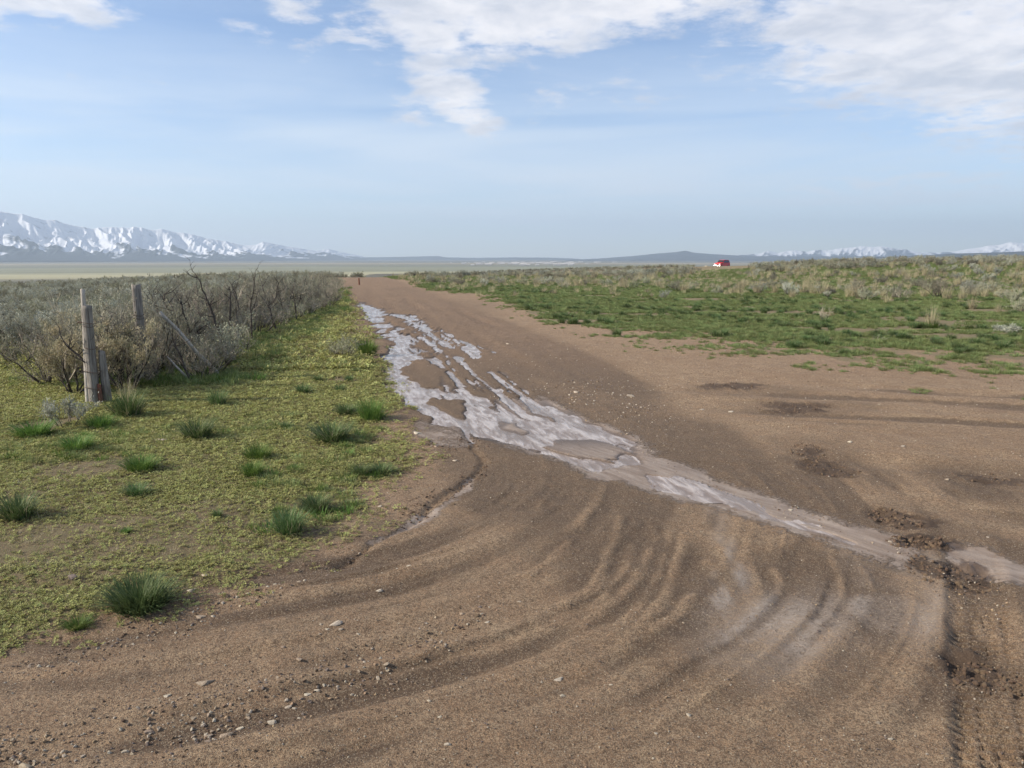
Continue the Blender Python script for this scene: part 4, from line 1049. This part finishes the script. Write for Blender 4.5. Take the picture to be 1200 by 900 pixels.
for zz in (.4, .83, .87): ring_mb(.068, .066, zz).build('wire_wrap', M['wire'], post2)
tag(post2, 'pale split fence post standing behind the brush, farther of the two', 'fence post')
# sagging wires between the two posts
wr = MB()
for zz in (.86, .62, .36):
    pts = []
    for k in range(13):
        f = k / 12; p = Vector((x, y, post.location.z + zz)).lerp(Vector((x2, y2, post2.location.z + zz * 1.0)), f); p.z -= .05 * 4 * f * (1 - f); pts.append(tuple(p))
    wr.tube(pts, [.0018] * 13, 4)
wo_ = wr.build('fence_wire', M['wire']); tag(wo_, 'thin rusty strands strung between the two fence posts', 'wire')
b_ = AT(258, 440, 10.5); t_ = AT(187, 364, 10.0); bz = gz1(b_[0], b_[1])
pm = MB(); p0 = Vector((0, 0, 0)); p1 = Vector((t_[0] - b_[0], t_[1] - b_[1], t_[2] - bz)); n = 10
pm.tube([p0.lerp(p1, k / n) + Vector((0, 0, .012 * math.sin(k * 1.1))) for k in range(n + 1)], [.031 - .0009 * k for k in range(n + 1)], 8)
po = pm.build('leaning_pole', M['palewood'], None, True); po.location = (b_[0], b_[1], bz - .01); tag(po, 'grey wooden pole leaning back into the hedge from the grass', 'pole')
b_ = AT(224, 450, 10.0); t_ = AT(196, 418, 10.1); bz = gz1(b_[0], b_[1]); pm = MB(); pm.tube([(0, 0, 0), ((t_[0] - b_[0]) * .5, .03, (t_[2] - bz) * .52), (t_[0] - b_[0], .1, t_[2] - bz)], [.016, .015, .011], 7)
po = pm.build('broken_stick', M['palewood'], None, True); po.location = (b_[0], b_[1], bz); tag(po, 'short pale broken stick leaning under the long pole', 'stick')
x, y = G(258, 470); pm = MB(); pm.tube([(-.12, 0, .02), (0, .01, .035), (.1, 0, .02), (.17, .02, .012)], [.004, .007, .008, .005], 6)
po = pm.build('dead_stick', M['palewood'], None, True); po.location = (x, y, gz1(x, y)); tag(po, 'small dead stick lying before the dark tuft', 'stick')
far_x, far_y = G(421, 334); 
mb = post_mb(.10, .10, .4, 21, 8, 6); fo = mb.build('fence_post', simple('rust_red_wood', (.26, .11, .07), (.18, .08, .05), .9)); fo.location = (far_x, far_y, gz1(far_x, far_y)); tag(fo, 'tiny reddish post at the far end of the dirt track', 'fence post')

# ------------------------------------------------------------------ red car
def car():
    red = simple('red_paint', (.55, .02, .02), None, .25, spec=.6); glass = simple('dark_glass', (.01, .012, .015), None, .08, spec=.8)
    blk = simple('black_rubber', (.015, .015, .015), None, .7); chrome = simple('silver_metal', (.6, .6, .6), None, .25, metal=.9); lampm = simple('clear_lamp', (.85, .85, .82), None, .15, spec=.8)
    cx_, cy_, _ = AT(846, 313, 190.0); e = empty('red_car', (cx_, cy_, gz1(cx_, cy_)), R_(222)); e.scale = (.95, 1, 1.14)
    def prism(prof, hw, name, mat, inset=0.0, parent=e, top=None):
        mb = MB(); n = len(prof)
        for sgn in (-1, 1):
            for (px, pz) in prof:
                k = 1.0 if pz < 1.0 else 1.0 - .22 * (pz - 1.0) / .7
                mb.v.append((px, sgn * hw * k, pz))
        mb.f = [tuple(range(n))] + [tuple(range(2 * n - 1, n - 1, -1))] + [(i, i + n, (i + 1) % n + n, (i + 1) % n) for i in range(n)]; mb.m = [0] * len(mb.f)
        o = mb.build(name, mat, parent); bv = o.modifiers.new('bevel', 'BEVEL'); bv.width = .05; bv.segments = 2; return o
    prism([(-2.2, .45), (-2.25, .8), (-2.2, 1.1), (-2.05, 1.55), (-1.8, 1.76), (-.2, 1.8), (.35, 1.72), (.95, 1.22), (1.95, 1.1), (2.2, .95), (2.28, .6), (2.2, .35), (-2.1, .35)], .92, 'body', red)
    for sgn in (-1, 1):
        for (a, b, c_, d_) in (((-1.95, 1.2), (-1.25, 1.2), (-1.25, 1.64), (-1.75, 1.64)), ((-1.15, 1.2), (-.2, 1.2), (-.2, 1.68), (-1.15, 1.66)), ((-.1, 1.2), (.8, 1.2), (.33, 1.62), (-.1, 1.68))):
            mb = MB(); P = [(q[0], sgn * (.93 * (1 - .22 * (q[1] - 1.0) / .7)) + sgn * .012, q[1]) for q in (a, b, c_, d_)]
            P2 = [(q[0], q[1] - sgn * .03, q[2]) for q in P]; mb.v = P + P2; mb.f = [(0, 1, 2, 3), (7, 6, 5, 4), (0, 4, 5, 1), (1, 5, 6, 2), (2, 6, 7, 3), (3, 7, 4, 0)]; mb.m = [0] * 6; mb.build('window', glass, e)
    def quadbox(P, th, name, mat):
        P = [Vector(p) for p in P]; nrm = (P[1] - P[0]).cross(P[3] - P[0]).normalized() * th; mb = MB(); mb.v = [tuple(p + nrm) for p in P] + [tuple(p - nrm) for p in P]
        mb.f = [(0, 1, 2, 3), (7, 6, 5, 4), (0, 4, 5, 1), (1, 5, 6, 2), (2, 6, 7, 3), (3, 7, 4, 0)]; mb.m = [0] * 6; return mb.build(name, mat, e)
    quadbox([(.9, -.78, 1.27), (.9, .78, 1.27), (.42, .66, 1.69), (.42, -.66, 1.69)], .03, 'windscreen', glass)
    quadbox([(-2.19, -.76, 1.2), (-2.19, .76, 1.2), (-1.98, .66, 1.62), (-1.98, -.66, 1.62)], .04, 'rear_window', glass)
    for sgn in (-1, 1):
        quadbox([(2.2, sgn * .55, .78), (2.2, sgn * .86, .78), (2.17, sgn * .86, .96), (2.17, sgn * .55, .96)], .05, 'headlight', lampm)
        for wx in (-1.4, 1.4):
            mb = MB(); mb.tube([(wx, sgn * .72, .36), (wx, sgn * .76, .36), (wx, sgn * .92, .36), (wx, sgn * .96, .36)], [.33, .36, .36, .32], 20); wh = mb.build('wheel', blk, e)
            mb = MB(); mb.tube([(wx, sgn * .93, .36), (wx, sgn * .975, .36)], [.21, .2], 12); mb.build('rim', chrome, wh)
    prism([(2.2, .35), (2.38, .4), (2.38, .62), (2.22, .66)], .9, 'bumper', chrome); prism([(-2.2, .35), (-2.36, .4), (-2.36, .62), (-2.22, .66)], .9, 'bumper', chrome)
    quadbox([(2.24, -.45, .7), (2.24, .45, .7), (2.2, .45, .92), (2.2, -.45, .92)], .03, 'grille', blk)
    tag(e, 'red car with dark windows parked far out in the brush', 'car')
    return cx_, cy_
ccx, ccy = car()
xx, yy, _ = AT(838.5, 311.5, 188.0)
o = bpy.data.objects.new('dark_shrub', big_kinds[1][0]); col.objects.link(o); o.location = (xx, yy, gz1(xx, yy)); tag(o, 'small dark bare bush standing beside the red car', 'shrub')
xx, yy, _ = AT(828, 312, 200.0)
o = bpy.data.objects.new('boulder', smesh['stone_pale'][0]); col.objects.link(o); o.location = (xx, yy, gz1(xx, yy) + .5); o.scale = (1.2, .8, .7); tag(o, 'small white speck of rock left of the red car', 'rock')

# ------------------------------------------------------------------ far town in the valley: unresolved pale specks
mb = MB(); r = random.Random(4)
for k in range(90):
    px = r.gauss(610, 45); D_ = r.uniform(4200, 7600); d = ray(px, 306); x = D_ * d.x / d.y; z0 = gz1(x, D_); a, b, h = r.uniform(8, 24), r.uniform(8, 16), r.uniform(4, 8)
    v = [(x - a, D_ - b, z0 - 2), (x + a, D_ - b, z0 - 2), (x + a, D_ + b, z0 - 2), (x - a, D_ + b, z0 - 2), (x - a, D_ - b, z0 + h), (x + a, D_ - b, z0 + h), (x + a, D_ + b, z0 + h), (x - a, D_ + b, z0 + h), (x - a, D_, z0 + h * 1.5), (x + a, D_, z0 + h * 1.5)]
    n0 = len(mb.v); mb.v += v
    for f in ((0, 1, 5, 4), (1, 2, 6, 9, 5), (2, 3, 7, 6), (3, 0, 4, 8, 7), (4, 5, 9, 8), (6, 7, 8, 9)): mb.f.append(tuple(i + n0 for i in f)); mb.m.append(0)
tn = mb.build('distant_town', simple('pale_walls', (.55, .53, .5), (.4, .38, .35), .7)); tag(tn, 'far-off town of pale specks on the valley floor', 'town', kind='stuff')

# ------------------------------------------------------------------ haze
HAZE = 6.0e-5
mb = MB(); L = 27500; z0, z1 = -60, 1250
mb.v = [(-L, -L, z0), (L, -L, z0), (L, L, z0), (-L, L, z0), (-L, -L, z1), (L, -L, z1), (L, L, z1), (-L, L, z1)]
mb.f = [(3, 2, 1, 0), (4, 5, 6, 7), (0, 1, 5, 4), (1, 2, 6, 5), (2, 3, 7, 6), (3, 0, 4, 7)]; mb.m = [0] * 6
mt, t = new_mat('haze')
vol = t.n('ShaderNodeVolumePrincipled', ins={'Color': (.68, .83, 1.0), 'Density': HAZE, 'Anisotropy': .2})
o_ = t.n('ShaderNodeOutputMaterial'); mt.node_tree.links.new(vol.outputs[0], o_.inputs['Volume'])
hz = mb.build('haze', mt); tag(hz, 'pale blue haze filling the valley air', kind='stuff')
